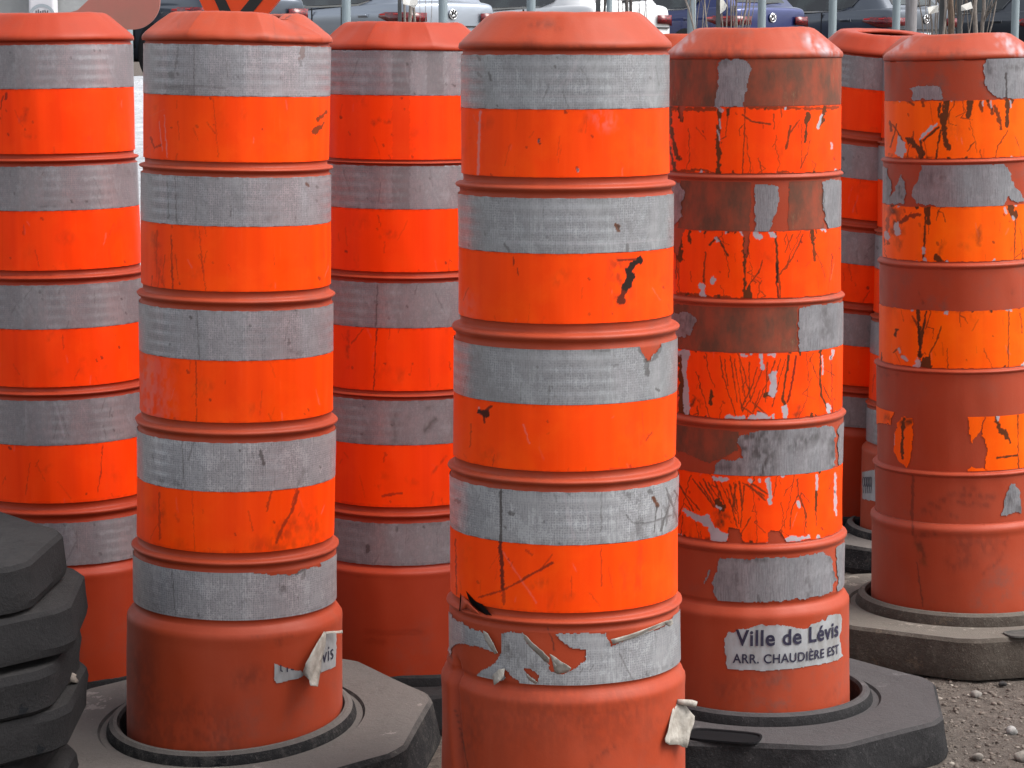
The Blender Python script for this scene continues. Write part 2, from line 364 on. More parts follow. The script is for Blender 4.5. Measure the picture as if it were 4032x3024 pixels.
        i = np.arange(n - 1)[:, None] * m + np.arange(m)[None, :]; j = np.arange(n - 1)[:, None] * m + (np.arange(m)[None, :] + 1) % m
        Q = np.stack([i, i + m, j + m, j], -1).reshape(-1, 4)
        me = mesh_np('drum_body', V, Q)
        set_uv(me, np.stack([TH * s.rad[2], z], -1).reshape(-1, 2))
        s.bodyV = V; s.bodyme = me; s.bodyw = np.zeros((len(V), 3))
        s.body_o = link('body', me, s.mat, s.root)
    def finish_body(s, marks=()):
        if marks:
            px, py = s.px(s.bodyV); front = s.bodyV[:, 1] < 0
            s.bodyw = paint(px, py, marks, s.seed) * front[:, None]
        set_wear(s.bodyme, s.bodyw)
    def sleeve(s, name, z0, z1, mat, off=0.0012, keep=None, marks=(), backs=True, rag=0.0, fine=None, jit=16):
        fine = fine or s.fine
        dth = 0.62 / fine; st = 0.0020 / fine
        th = np.radians(np.concatenate([np.arange(-100, 100, dth), np.arange(100, 260.1, 6.0)])); m = len(th)
        nz = max(3, int(abs(z1 - z0) / st)); zz = np.linspace(z0, z1, nz)
        TH, Z = np.meshgrid(th, zz)
        if rag:   # slightly uneven cut edges
            e = (fbm(TH * 18 + 90, Z * 0 + s.seed, s.seed, 4) - 0.5) * rag; Z = Z + e * np.where(np.arange(nz)[:, None] < 1, 1, 0) + e * np.where(np.arange(nz)[:, None] == nz - 1, -1, 0)
        r = s.R(TH, Z) + off
        # sheeting bridges small ribs: keep it on its own cylinder
        V = np.stack([r * np.sin(TH), -r * np.cos(TH), Z], -1).reshape(-1, 3)
        i = np.arange(nz - 1)[:, None] * m + np.arange(m - 1)[None, :]
        Q = np.stack([i, i + m, i + m + 1, i + 1], -1)
        px, py = s.px(V)
        if keep is not None:
            fr = (V[:, 1] < 0.02)
            jx = (fbm(px / 17, py / 17, s.seed, 3) - 0.5) * jit; jy = (fbm(px / 15 + 70, py / 15, s.seed + 5, 3) - 0.5) * jit
            k = np.where(fr, keep(px + jx, py + jy), backs).reshape(nz, m)
            kc = (k[:-1, :-1] & k[1:, :-1] & k[1:, 1:] & k[:-1, 1:])
            Q = Q[kc]
        Q = Q.reshape(-1, 4)
        if len(Q) == 0: return None
        used = np.zeros(len(V), bool); used[Q.ravel()] = True; idx = np.cumsum(used) - 1
        w = paint(px, py, marks, s.seed) * (V[:, 1] < 0)[:, None] if marks else np.zeros((len(V), 3))
        uv = np.stack([TH * s.rad[2] + s.seed * 0.37, Z - z1 + s.seed * 0.11], -1).reshape(-1, 2)
        me = mesh_np(name, V[used], idx[Q]); set_uv(me, uv[used]); set_wear(me, w[used])
        return link(name, me, mat, s.root)
    def at(s, px, py, off):
        """point on this drum's surface seen at photo pixel, lifted by off (world)"""
        Y = s.D - s.rad[4]
        for _ in range(6):
            p = unproj(px, py, Y=Y); q = s.Rn.T @ (np.array(p) - s.Ln)
            r = float(np.interp(q[2], s.rz, s.rr)) + off
            r += float(s.bump(np.array(math.asin(max(-.999, min(.999, q[0] / r)))), np.array(q[2])))
            x = max(-r * 0.999, min(r * 0.999, q[0])); th = math.asin(x / r)
            w = s.Rn @ np.array([r * math.sin(th), -r * math.cos(th), q[2]]) + s.Ln; Y = w[1]
        q = s.Rn.T @ (np.array(unproj(px, py, Y=Y)) - s.Ln)
        return Vector(q), th
    def flap(s, name, pts, offs, mat, thick=0.0004):
        """piece of peeled sheeting standing off the surface (local coordinates), with thickness"""
        P = [];
        for (x, y), o in zip(pts, offs): P.append(s.at(x, y, o * 1.35)[0])
        bm = bmesh.new(); vs = [bm.verts.new(p) for p in P]; f = bm.faces.new(vs)
        bmesh.ops.triangulate(bm, faces=[f]); bmesh.ops.subdivide_edges(bm, edges=bm.edges[:], cuts=2, use_grid_fill=True)
        for v in bm.verts:
            h = 0.0011 * math.sin(v.co.x * 410 + v.co.z * 230) + 0.0007 * math.sin(v.co.z * 700)
            v.co += Vector((h * 0.3, -abs(h), h * 0.2))
        o = bm_link(name, bm, mat, s.root)
        m = o.modifiers.new('s', 'SOLIDIFY'); m.thickness = thick; m.offset = 1
        return o
    def lettering(s, name, text, x0, x1, ybase, h, mat, off=0.0021, bold=0.012, sticker=None):
        """text wrapped on the barrel between angles of photo x0..x1, baseline through pixel (x0,ybase), cap height h metres"""
        cu = bpy.data.curves.new('t', 'FONT'); cu.body = text; cu.size = 1; cu.offset = bold; cu.space_character = 1.08
        o = bpy.data.objects.new('t', cu); C.objects.link(o); bpy.context.view_layer.update()
        me = bpy.data.meshes.new_from_object(o.evaluated_get(bpy.context.evaluated_depsgraph_get())); bpy.data.objects.remove(o)
        n = len(me.vertices); co = np.empty(n * 3); me.vertices.foreach_get('co', co); co = co.reshape(-1, 3)
        bm = bmesh.new(); bm.from_mesh(me); bmesh.ops.triangulate(bm, faces=bm.faces[:])
        xs = [v.co.x for v in bm.verts]; xa, xb = min(xs), max(xs)
        a, tha = s.at(x0, ybase, off); b, thb = s.at(x1, ybase, off)
        for v in bm.verts:
            th = tha + (thb - tha) * (v.co.x - xa) / (xb - xa); z = a.z + v.co.y / 0.69 * h
            r = float(np.interp(z, s.rz, s.rr)) + float(s.bump(np.array(th), np.array(z))) + off
            v.co = Vector((r * math.sin(th), -r * math.cos(th), z))
        return bm_link(name, bm, mat, sticker or s.root, smooth=False)

def paint(px, py, marks, seed):
    """marks: (channel, strength, width px, points[, 'poly']); channel 0 dark scuff and facet shade, 1 brown, 2 pale"""
    w = np.zeros((len(px), 3))
    jx = (fbm(px / 11, py / 11, seed + 31, 3) - 0.5); jy = (fbm(px / 11 + 33, py / 11, seed + 47, 3) - 0.5)
    br = fbm(px / 13, py / 26, seed + 60, 3)
    for mk in marks:
        ch, stg, wd, pts = mk[:4]
        x0 = min(p[0] for p in pts) - wd * 2 - 20; x1 = max(p[0] for p in pts) + wd * 2 + 20; y0 = min(p[1] for p in pts) - wd * 2 - 20; y1 = max(p[1] for p in pts) + wd * 2 + 20
        sel = np.nonzero((px > x0) & (px < x1) & (py > y0) & (py < y1))[0]
        if len(sel) == 0: continue
        ja = 14 if wd == 0 or wd > 9 else 8; ax = px[sel] + jx[sel] * ja; ay = py[sel] + jy[sel] * (ja if ja > 8 else 2); 
        if len(mk) > 4 and mk[4] == 'poly': v = in_poly(ax, ay, pts) * 1.0
        elif len(mk) > 4 and mk[4] == 'soft':
            d = d_line(ax, ay, pts); v = np.clip(1 - d / wd, 0, 1) * np.clip((br[sel] - 0.30) * 3, 0, 1)
        else:
            d = d_line(ax, ay, pts); wl = wd * 0.5 * (0.35 + 1.5 * np.clip(br[sel], 0, 1)); v = np.clip((wl - d) / 1.6 + 0.5, 0, 1)
        w[sel, ch] = np.maximum(w[sel, ch], v * stg)
    return np.clip(w, 0, 1)
def rnd_scratches(x0, x1, y0, y1, n, seed, ch=0, st=0.5, wd=(2, 4), slant=0.15):
    r = random.Random(seed); out = []
    for _ in range(n):
        x = r.uniform(x0, x1); y = r.uniform(y0, y1); L = r.uniform(20, 160); dx = r.uniform(-slant, slant) * L
        out.append((ch, r.uniform(0.3, 1) * st, r.uniform(*wd), [(x, y), (x + dx * 0.6, y + L * 0.5), (x + dx, y + L)]))
    return out

def rowsA(top, cap, a, b, o, sh, lip):
    d = dict(top=top, cap=cap, sh=sh, lip=lip)
    for i in range(5):
        d['a%d' % (i + 1)] = a[i]; d['b%d' % (i + 1)] = b[i]
        if i < 4: d['o%d' % (i + 1)] = o[i]
    return d
def edge_px(dr, z, r):
    th = np.radians(np.arange(-84, 85, 4)); V = np.stack([r * np.sin(th), -r * np.cos(th), np.full(th.shape, z)], -1); x, y = dr.px(V); return list(zip(x.tolist(), y.tolist()))
def auto_wear(dr, za, zb, k, grey):
    # grime along the cut edges, faint scuffs and grit scratches: different on every band
    r = random.Random(dr.seed * 31 + k); e1, e2 = edge_px(dr, za, dr.rad[2]), edge_px(dr, zb, dr.rad[2]); out = [(0, .30 if grey else .22, 9, e1, 'soft'), (0, .30 if grey else .26, 10, e2, 'soft')]
    x0, x1 = e1[0][0], e1[-1][0]; y0, y1 = min(p[1] for p in e1 + e2), max(p[1] for p in e1 + e2)
    for _ in range(9):
        x = r.uniform(x0, x1); y = r.uniform(y0, y1); L = r.uniform(10, 90); a = r.gauss(1.57, .35)
        out.append((0, r.uniform(.12, .4), r.uniform(2, 5), [(x, y), (x + L * math.cos(a), y + L * math.sin(a))]))
    for _ in range(5):
        x = r.uniform(x0, x1); y = r.uniform(y0, y1); w = r.uniform(14, 46); out.append((0, r.uniform(.10, .24), w, [(x, y), (x + r.uniform(-30, 30), y + r.uniform(-20, 40))], 'soft'))
    for _ in range(6 if grey else 3):
        x = r.uniform(x0, x1); y = r.uniform(y0, y1); L = r.uniform(10, 70); a = r.gauss(1.5, .4); out.append((2, r.uniform(.10, .3) if grey else r.uniform(.06, .14), r.uniform(2, 4), [(x, y), (x + L * math.cos(a), y + L * math.sin(a))]))
    for _ in range(5):
        x = r.uniform(x0, x1); y = r.uniform(y0, y1); out.append((0, r.uniform(.3, .7), r.uniform(4, 9), [(x, y), (x + 3, y + r.uniform(2, 7))]))
    return out
def cracks(dr, za, zb, k, n, chips):
    # old brittle sheeting: jagged hairline cracks, edge chips down to the brown glue or the white liner
    r = random.Random(dr.seed * 77 + k); e1, e2 = edge_px(dr, za, dr.rad[2]), edge_px(dr, zb, dr.rad[2]); x0, x1 = e1[1][0], e1[-2][0]; yt, yb = min(e1[len(e1) // 2][1], e2[len(e2) // 2][1]), max(e1[len(e1) // 2][1], e2[len(e2) // 2][1]); out = []
    for _ in range(n):
        x = r.uniform(x0, x1); up = r.random() < .5; y = yt if up else yb; L = r.uniform(.15, .95) * (yb - yt); st_ = 9; pts = [(x, y)]; dr_ = r.uniform(-.35, .35)
        for q in range(int(L / st_)):
            x += st_ * dr_ + r.uniform(-4, 4); y += st_ if up else -st_; pts.append((x, y))
            if r.random() < .06: out.append((1, .9, r.uniform(2, 3.4), [(x, y), (x + r.uniform(-26, 26), y + r.uniform(5, 30)), (x + r.uniform(-34, 34), y + r.uniform(30, 50))]))
        if len(pts) > 1: out.append((1, r.uniform(.55, .95), r.uniform(2.0, 4.2), pts))
    for _ in range(chips):
        e = e1 if r.random() < .5 else e2; p = r.choice(e[2:-2]); ch = 1 if r.random() < .65 else 2; x = p[0] + r.uniform(-20, 20)
        out.append((ch, 1, r.uniform(5, 13), [(x, p[1]), (x + r.uniform(-6, 6), p[1] + r.uniform(-14, 14))]))
    return out
def bands(dr, gmat, omat, gm={}, om={}, gkeep={}, okeep={}, grey=(1, 2, 3, 4, 5), orange=(1, 2, 3, 4), gfine={}, ofine={}, rag=0.0016):
    for i in grey:
        dr.sleeve('reflective_band', dr.z['b%d' % i], dr.z['a%d' % i], {GREY: GREY_LIT, GREY_C: GREY_C_LIT}.get(gmat, gmat) if i >= 4 else gmat, 0.0013, gkeep.get(i), [(m_[0], m_[1] * (.45 if m_[0] == 2 else 1)) + tuple(m_[2:]) for m_ in gm.get(i, ())] + auto_wear(dr, dr.z['b%d' % i], dr.z['a%d' % i], i, True), False if i in gkeep else True, rag if i not in gkeep else 0, gfine.get(i))
    for i in orange:
        dr.sleeve('orange_band', dr.z['o%d' % i] , dr.z['b%d' % i] - 0.0004, omat, 0.0010, okeep.get(i), list(om.get(i, ())) + auto_wear(dr, dr.z['o%d' % i], dr.z['b%d' % i], i + 10, False), True, 0.0008, ofine.get(i))

# -- the drums ------------------------------------------------------
GRP = 'orange traffic drums'
K = 0.000726
def Dof(r): return 5200 * K / r
# d2
d2 = Drum('scuffed orange drum with a torn flapping sticker on its plain foot', 3.775, 513, 508,
    rowsA(26, 84, [97, 383, 672, 957, 1237], [207.5, 489, 779, 1062, 1340], [350, 630, 913, 1194], 1371, 1609), [199, 204, 209.5, 215.5, 222.5, 236],
    mat=BODY_N, fine=1.25, seed=2, capf=8)
gm = {1: [(0, .5, 4, S('e', [(1207, 120), (1209, 450)])), (1, .5, 16, S('e', [(1880, 125), (1876, 200)])), (0, .4, 12, S('e', [(1872, 220), (1876, 250)])), (0, .35, 8, S('e', [(1060, 380), (1200, 375), (1400, 390)])), (0, .35, 22, S('e', [(1060, 300), (1070, 320)])), (2, .5, 6, S('e', [(1700, 170), (1740, 280)])), (2, .5, 5, S('e', [(1560, 160), (1600, 300)])), (2, .5, 8, S('e', [(1210, 380), (1600, 400), (2030, 405)])), (0, .3, 0, S('e', [(1030, 375), (1205, 375), (1205, 450), (1030, 445)]), 'poly')],
      2: [(0, .5, 3.4, S('e', [(1090, 940), (1098, 1240)])), (0, .5, 3, S('e', [(1040, 980), (1052, 1200)])), (1, .8, 12, S('e', [(1905, 985), (1918, 998)])), (0, .2, 40, S('e', [(1470, 1080), (1500, 1110)]), 'soft')],
      3: [(0, .5, 3.4, S('f', [(1226, 345), (1240, 660)])), (0, .5, 10, S('f', [(1797, 535), (1800, 560)])), (0, .4, 14, S('f', [(1790, 600), (1880, 620)]), 'soft'), (2, .6, 6, S('f', [(1360, 380), (1400, 520)])), (2, .6, 5, S('f', [(1390, 380), (1440, 540)])), (2, .5, 26, S('f', [(1500, 425), (1590, 420)])), (0, .4, 9, S('f', [(940, 625), (1100, 640)]), 'soft')],
      4: [(0, .5, 3.4, S('f', [(1130, 1150), (1148, 1460)])), (0, .7, 9, S('f', [(1620, 1228), (1640, 1310)])), (0, .3, 8, S('f', [(1570, 1240), (1575, 1270)])), (0, .4, 14, S('f', [(1890, 1350), (1850, 1460)]), 'soft'), (0, .45, 30, S('f', [(970, 1410), (1130, 1440)]), 'soft')],
      5: [(0, .5, 3.4, S('g', [(1000, 515), (1022, 800)])), (0, .6, 28, S('g', [(1640, 590), (1650, 620)]), 'soft'), (0, .6, 8, S('g', [(1480, 522), (1720, 530), (1790, 490)])), (0, .4, 10, S('g', [(1780, 490), (1760, 560)])), (2, .5, 8, S('g', [(1340, 600), (1390, 770)]))]}
om = {1: [(1, .9, 12, S('e', [(2030, 540), (1978, 588)])), (1, .9, 10, S('e', [(2015, 610), (1990, 640)])), (1, .9, 22, S('e', [(1985, 635), (1950, 662)])), (0, .35, 3, S('e', [(1325, 450), (1358, 820)])), (2, .3, 3, S('e', [(1022, 560), (1040, 820)])), (2, .3, 3, S('e', [(990, 600), (1010, 780)])), (0, .5, 8, S('e', [(940, 700), (960, 760), (1000, 745)]))],
      2: [(0, .45, 3, S('e', [(1235, 1250), (1270, 1580)])), (0, .6, 4, S('e', [(1065, 1300), (1075, 1580)])), (0, .4, 22, S('e', [(960, 1300), (1000, 1560)]), 'soft'), (0, .4, 3, S('e', [(1090, 1430), (1110, 1580)])), (0, .6, 4, S('f', [(1062, 0), (1075, 225)])), (0, .5, 3, S('f', [(1250, 0), (1280, 230)])), (0, .4, 16, S('f', [(1000, 100), (1010, 160)]), 'soft')] + rnd_scratches(600, 660, 900, 1120, 6, 3),
      3: [(0, .55, 4, S('f', [(1218, 665), (1224, 1075)])), (0, .3, 3, S('f', [(1630, 850), (1618, 1000)])), (0, .5, 9, S('f', [(1165, 725), (1175, 740)])), (2, .22, 120, S('f', [(900, 700), (940, 980)]), 'soft')],
      4: [(0, .5, 7, S('f', [(1895, 1350), (1815, 1560)])), (0, .5, 5, S('f', [(1690, 1480), (1660, 1570)])), (0, .65, 9, S('g', [(1735, 50), (1690, 180), (1640, 260), (1605, 350)])), (0, .5, 5, S('g', [(1580, 50), (1550, 165)])), (0, .4, 60, S('g', [(1700, 250), (1640, 300), (1600, 380)]), 'soft'), (0, .4, 50, S('g', [(1800, 180), (1820, 260)]), 'soft'), (0, .45, 7, S('g', [(925, 60), (928, 330)]), ), (0, .4, 24, S('g', [(935, 130), (940, 180)]), 'soft'), (0, .35, 3, S('g', [(1115, 50), (1132, 410)])), (0, .45, 14, S('g', [(1020, 190), (1030, 210)]), 'soft'), (0, .3, 60, S('g', [(1500, 375), (1640, 385), (1850, 340)]), 'soft')]}
bands(d2, GREY, ORANGE, gm, om, gkeep={5: lambda x, y: ~in_poly(x, y, S('g', [(1470, 505), (1480, 522), (1600, 532), (1720, 532), (1760, 500), (1860, 480), (1860, 440), (1470, 470)]))})
d2.finish_body([(0, .35, 60, S('g', [(1480, 1120), (1400, 1150)]), 'soft'), (0, .3, 110, S('g', [(1200, 1370), (1050, 1340)]), 'soft'), (0, .3, 150, S('g', [(760, 1380), (1000, 1450), (1300, 1480)]), 'soft'), (0, .28, 120, S('g', [(780, 1040), (860, 1300)]), 'soft'), (0, .3, 18, S('g', [(1610, 910), (1625, 930)]), 'soft'), (0, .35, 12, S('g', [(1470, 900), (1700, 890)]), 'soft'), (0, .3, 24, S('w', [(400, 500), (410, 540)]), 'soft'), (0, .5, 30, S('D', [(652, 84), (655, 86)]), 'soft'), (0, .35, 18, S('D', [(560, 84), (600, 82), (640, 86)]), 'soft'), (0, .4, 22, S('D', [(392, 45), (375, 60)]), 'soft'), (0, .25, 3, S('D', [(589, 34), (595, 78)])), (0, .22, 26, S('D', [(630, 40), (640, 60)]), 'soft')])
for p_ in (S('w', [(330, 875), (560, 960), (780, 1000), (830, 1080), (700, 1140), (360, 1210), (325, 1150)]), S('w', [(1165, 365), (1350, 385), (1340, 940), (1085, 1040), (1100, 700)])):
    st = d2.sleeve('sticker', d2.at(*S('w', [(330, 1230)])[0], 0)[0].z - 0.01, d2.at(*S('w', [(1200, 350)])[0], 0)[0].z + 0.012, STICK, 0.0010,
        keep=(lambda q: (lambda x, y: in_poly(x, y, q)))(p_), backs=False, jit=4, fine=1.8)
st['label'] = 'torn white sticker remnant'
d2.lettering('lettering', 'vis', *[S('w', [(1112, 870)])[0][0], S('w', [(1300, 850)])[0][0], S('w', [(1112, 880)])[0][1]], 0.0245, INK, 0.0020, 0.0, st)
bm = bmesh.new()
for pts in ([(438, 905), (440, 1005)], [(545, 945), (545, 1022)], [(600, 978), (650, 982)], [(438, 1000), (470, 1010)]):
    (x0, y0), (x1, y1) = S('w', pts); w = 2.6
    if abs(y1 - y0) > abs(x1 - x0): q = [(x0 - w, y0), (x0 + w, y0), (x1 + w, y1), (x1 - w, y1)]
    else: q = [(x0, y0 - w), (x1, y1 - w), (x1, y1 + w), (x0, y0 + w)]
    bm.faces.new([bm.verts.new(d2.at(*p, 0.0022)[0]) for p in q])
bm_link('lettering', bm, INK, st, False)
fl = d2.flap('peeled_flap', S('w', [(1150, 350), (1182, 400), (1165, 600), (1120, 780), (1080, 1040), (1050, 1255), (920, 1240), (900, 1150), (790, 1030), (850, 870), (1000, 600)]), [.004, .004, .004, .004, .010, .020, .022, .018, .008, .012, .010], PAPER)
d2.flap('peeled_edge', S('w', [(1160, 362), (1300, 348), (1445, 335), (1447, 385), (1300, 388), (1165, 395)]), [.003, .006, .010, .011, .007, .004], PAPER)

# d4 centre
d4 = Drum('nearest orange drum, its lowest grey band torn into curling strips', 3.40, 1222, 1219,
    rowsA(26, 100, [118.4, 429, 756, 1064, 1366], [236, 548, 875, 1178, 1481.5], [383.6, 700, 1019, 1325], 1512, 1790), [219.5, 228.5, 238.5, 246, 250.5, 261],
    mat=BODY_N, fine=1.3, seed=4, capr=0.73, dents=[(R(-62), 0.27, 0.28, 0.03, 0.0)])
def _fold(th, zz, zs=d4.z['sh']):
    t = np.clip((zs + 0.03 - zz) / (zs + 0.03), 0, 1); on = np.clip((zs + 0.035 - zz) / 0.02, 0, 1)
    tf = R(-67) + R(15) * t
    return on * (-0.011 * np.exp(-((th - tf) / 0.04) ** 2) + 0.0055 * (1 / (1 + np.exp((th - tf + 0.03) / 0.02))) - 0.004 * np.exp(-((th - tf - 0.12) / 0.09) ** 2) * 0.5)
d4.extra_dent = _fold
# the fold is part of the moulded body: rebuild it with the fold in
bpy.data.objects.remove(d4.body_o); d4.body()
T = lambda *p: S('t', list(p))
POLY5 = [T((120, -40), (165, 60), (300, 140), (400, 175), (430, 170), (480, 250), (520, 350), (460, 340), (380, 300), (300, 290), (200, 270), (160, 310), (150, 370), (120, 340)),
         T((550, 190), (620, 172), (720, 185), (760, 270), (850, 350), (925, 420), (940, 480), (1000, 515), (1105, 475), (1150, 450), (1215, 390), (1220, 320), (1150, 310), (1090, 300), (1020, 240), (960, 195), (1130, 180), (1380, 190), (1420, 285), (1700, 175), (1870, 115), (1930, 20), (2050, -40), (2050, 700), (1500, 700), (830, 680), (690, 590), (640, 540), (580, 470), (575, 560), (500, 590), (310, 530), (480, 430), (540, 360), (545, 290))]
HOLE5 = T((730, 465), (790, 470), (845, 520), (840, 575), (770, 520))
def keep45(x, y): return (in_poly(x, y, POLY5[0]) | in_poly(x, y, POLY5[1])) & ~in_poly(x, y, HOLE5)
gm = {1: [(2, .6, 13, S('c', [(1540, 200), (1500, 300), (1470, 385)])), (2, .55, 9, S('c', [(1500, 280), (1420, 395)])), (2, .55, 10, S('c', [(1420, 290), (1375, 365)])), (2, .4, 18, S('c', [(1300, 270), (1345, 325)]), 'soft'), (2, .5, 8, S('c', [(1560, 400), (1605, 375)])), (0, .6, 8, S('c', [(985, 290), (1000, 340)])), (0, .5, 10, S('c', [(925, 300), (940, 315)])), (0, .4, 20, S('c', [(930, 370), (950, 400)]), 'soft'), (0, .45, 7, S('c', [(915, 185), (930, 215)])), (2, .6, 7, S('c', [(1060, 430), (1600, 442), (2090, 430)])), (2, .4, 4, S('c', [(1103, 200), (1103, 500)]))],
      2: [(1, 1, 16, S('c', [(1780, 1240), (1793, 1270)])), (0, .7, 8, S('c', [(1788, 1245), (1795, 1262)])), (0, .5, 9, S('c', [(1845, 1365), (1850, 1410)])), (0, .5, 8, S('c', [(1085, 1360), (1115, 1410)])), (2, .5, 9, S('c', [(1345, 1190), (1260, 1360)]), 'soft'), (2, .5, 4, S('c', [(1455, 1120), (1500, 1370)])), (2, .5, 4, S('c', [(1600, 1180), (1620, 1300)])), (2, .5, 6, S('c', [(1100, 1345), (1700, 1362), (2090, 1330)]))],
      3: [(0, .55, 16, S('d', [(1925, 590), (1960, 640), (1975, 740)])), (0, .5, 14, S('d', [(2050, 580), (2010, 660)])), (1, .8, 14, S('d', [(1970, 655), (1985, 665)])), (0, .6, 8, S('d', [(2030, 840), (2045, 850)])), (0, .3, 7, S('d', [(1760, 700), (1790, 690)])), (0, .4, 8, S('d', [(1640, 600), (1740, 600)])), (2, .35, 60, S('d', [(1800, 760), (1830, 800)]), 'soft')] + rnd_scratches(1950, 2200, 1360, 1480, 8, 8, 2, .5),
      4: [(0, .8, 9, S('h', [(993, 40), (990, 340)])), (0, .6, 6, S('h', [(1720, 190), (1760, 235), (1850, 235), (1985, 190)])), (1, 1, 13, S('h', [(1882, 88), (1893, 110)])), (1, 1, 12, S('h', [(1898, 120), (1900, 135)])), (0, .6, 14, S('h', [(1855, 45), (1870, 55)])), (0, .5, 50, S('h', [(1780, 90), (1700, 60)]), 'soft'), (0, .5, 36, S('h', [(1800, 225), (1780, 300)]), 'soft'), (0, .6, 14, S('h', [(1040, 175), (1065, 185)])), (0, .5, 12, S('h', [(735, 100), (750, 110)])), (2, .9, 14, S('h', [(1362, 80), (1385, 200), (1420, 330)])), (2, .8, 8, S('h', [(1482, 90), (1500, 220), (1498, 330)])), (0, .4, 4, S('h', [(1575, 40), (1575, 350)])), (2, .5, 4, S('h', [(1380, 90), (1350, 60)])), (0, .5, 8, S('h', [(1330, 350), (1345, 365)])), (0, .4, 7, S('h', [(900, 320), (960, 340)]))] + rnd_scratches(2120, 2220, 1930, 2030, 6, 9, 2, .4) + rnd_scratches(2580, 2680, 1915, 2090, 16, 10, 0, .8, (3, 7), .6),
      5: [(0, .6, 44, T((600, 300), (640, 380), (740, 440)), 'soft'), (0, .5, 18, T((560, 190), (560, 260)), 'soft'), (0, .5, 26, T((880, 390), (880, 410)), 'soft'), (0, .5, 4, T((1490, 350), (1590, 560))), (0, .4, 14, T((1530, 310), (1530, 360)), 'soft'), (0, .4, 10, T((1680, 500), (1900, 440)), 'soft'), (0, .5, 12, T((1150, 190), (1130, 240)), 'soft'), (0, .4, 16, T((1330, 185), (1400, 210)), 'soft'), (0, .3, 30, T((950, 480), (1080, 500)), 'soft')] + rnd_scratches(2300, 2620, 2440, 2640, 24, 12, 2, .5, (2, 4), .05)}
om = {1: [(0, .8, 11, S('c', [(1303, 708), (1306, 730)])), (2, .7, 7, S('c', [(1301, 712), (1303, 725)])), (0, .6, 9, S('c', [(1533, 885), (1540, 900)])), (2, .8, 7, S('c', [(1537, 895), (1543, 905)])), (0, .25, 16, S('c', [(1590, 570), (1560, 650)]), 'soft'), (2, .35, 9, S('c', [(935, 540), (925, 700), (920, 930)])), (0, .3, 10, S('c', [(870, 695), (880, 700)]), 'soft'), (2, .18, 60, S('c', [(1680, 560), (1720, 600)]), 'soft')],
      2: [(0, 1, 24, S('d', [(1930, 38), (1880, 75), (1862, 105)])), (0, 1, 30, S('d', [(1855, 110), (1875, 150), (1835, 200)])), (0, .9, 24, S('d', [(1835, 200), (1810, 290)])), (0, .6, 14, S('d', [(1815, 280), (1800, 340)]), 'soft'), (0, .8, 7, S('d', [(1790, 38), (1910, 32)])), (0, .55, 60, S('d', [(1780, 70), (1810, 190), (1800, 270)]), 'soft'), (0, .4, 40, S('d', [(1850, 80), (1840, 240)]), 'soft'), (0, .7, 5, S('d', [(1137, 20), (1145, 70)])), (0, .7, 4, S('d', [(1162, 90), (1172, 130)])), (2, .14, 70, S('d', [(830, 300), (840, 360)]), 'soft'), (0, .3, 9, S('d', [(1610, 370), (1612, 374)]))],
      3: [(0, .95, 24, S('d', [(935, 985), (965, 995)])), (0, .8, 10, S('d', [(965, 975), (1000, 950)])), (0, .8, 8, S('d', [(955, 1000), (960, 1045)])), (2, .5, 9, S('d', [(925, 960), (930, 985)])), (0, .55, 8, S('d', [(1998, 1112), (1965, 1160)])), (0, .35, 30, S('d', [(1940, 1140), (1940, 1180)]), 'soft'), (0, .5, 10, S('d', [(1870, 1318), (1880, 1335)])), (0, .4, 7, S('d', [(1740, 1338), (1880, 1335)])), (2, .2, 5, S('d', [(1200, 1060), (1240, 1180)]))],
      4: [(0, .85, 13, S('h', [(988, 330), (998, 480), (1003, 620)])), (0, .5, 10, S('h', [(1003, 600), (1008, 710)])), (0, .6, 7, S('h', [(860, 668), (1000, 628), (1130, 560)])), (0, .7, 9, S('h', [(1120, 562), (1290, 468)])), (0, .5, 4, S('h', [(1572, 370), (1578, 600)])), (0, .28, 30, S('h', [(1810, 380), (1790, 620)]), 'soft'), (0, .28, 24, S('h', [(1700, 480), (1720, 640)]), 'soft'), (0, .4, 10, S('h', [(1140, 395), (1170, 418)])), (0, .28, 30, S('h', [(1180, 590), (1240, 580)]), 'soft'), (0, .6, 4, S('h', [(728, 330), (735, 650)])), (0, .35, 4, S('h', [(1510, 640), (1570, 720)])), (2, .12, 5, S('h', [(1000, 400), (1200, 700)]))]}
bands(d4, GREY_C, ORANGE, gm, om, gkeep={3: lambda x, y: ~in_poly(x, y, S('d', [(1932, 560), (1938, 590), (1975, 655), (1990, 650), (2055, 575), (2060, 540)])), 5: keep45},
      okeep={4: lambda x, y: ~in_poly(x, y, S('h', [(742, 790), (758, 655), (790, 685), (806, 690), (870, 745), (945, 790)]))})
d4.finish_body([(0, .7, 4, T((910, 140), (950, 230), (975, 330))), (0, .6, 5, T((145, 360), (160, 400))), (0, .28, 90, T((330, 800), (320, 1100)), 'soft'), (0, .3, 60, T((1150, 830), (1230, 980)), 'soft'), (0, .4, 24, T((1440, 1090), (1330, 1150), (1270, 1250)), 'soft'), (0, .25, 200, T((700, 850), (1600, 820)), 'soft'), (0, .55, 5, T((190, 800), (240, 1000), (290, 1260))), (0, .35, 40, S('D', [(1135, 95), (1150, 97)]), 'soft'), (0, .35, 26, S('D', [(1150, 52), (1190, 53)]), 'soft'), (0, .3, 18, S('D', [(1200, 62), (1208, 63)]), 'soft'), (0, .35, 14, S('D', [(1120, 99), (1230, 102), (1330, 100)]), 'soft')])
d4.flap('curled_strip', T((718, 185), (745, 205), (800, 270), (880, 330), (932, 385), (928, 425), (890, 410), (830, 345), (770, 285), (735, 240)), [.002, .007, .010, .012, .010, .006, .003, .003, .003, .003], PAPER)
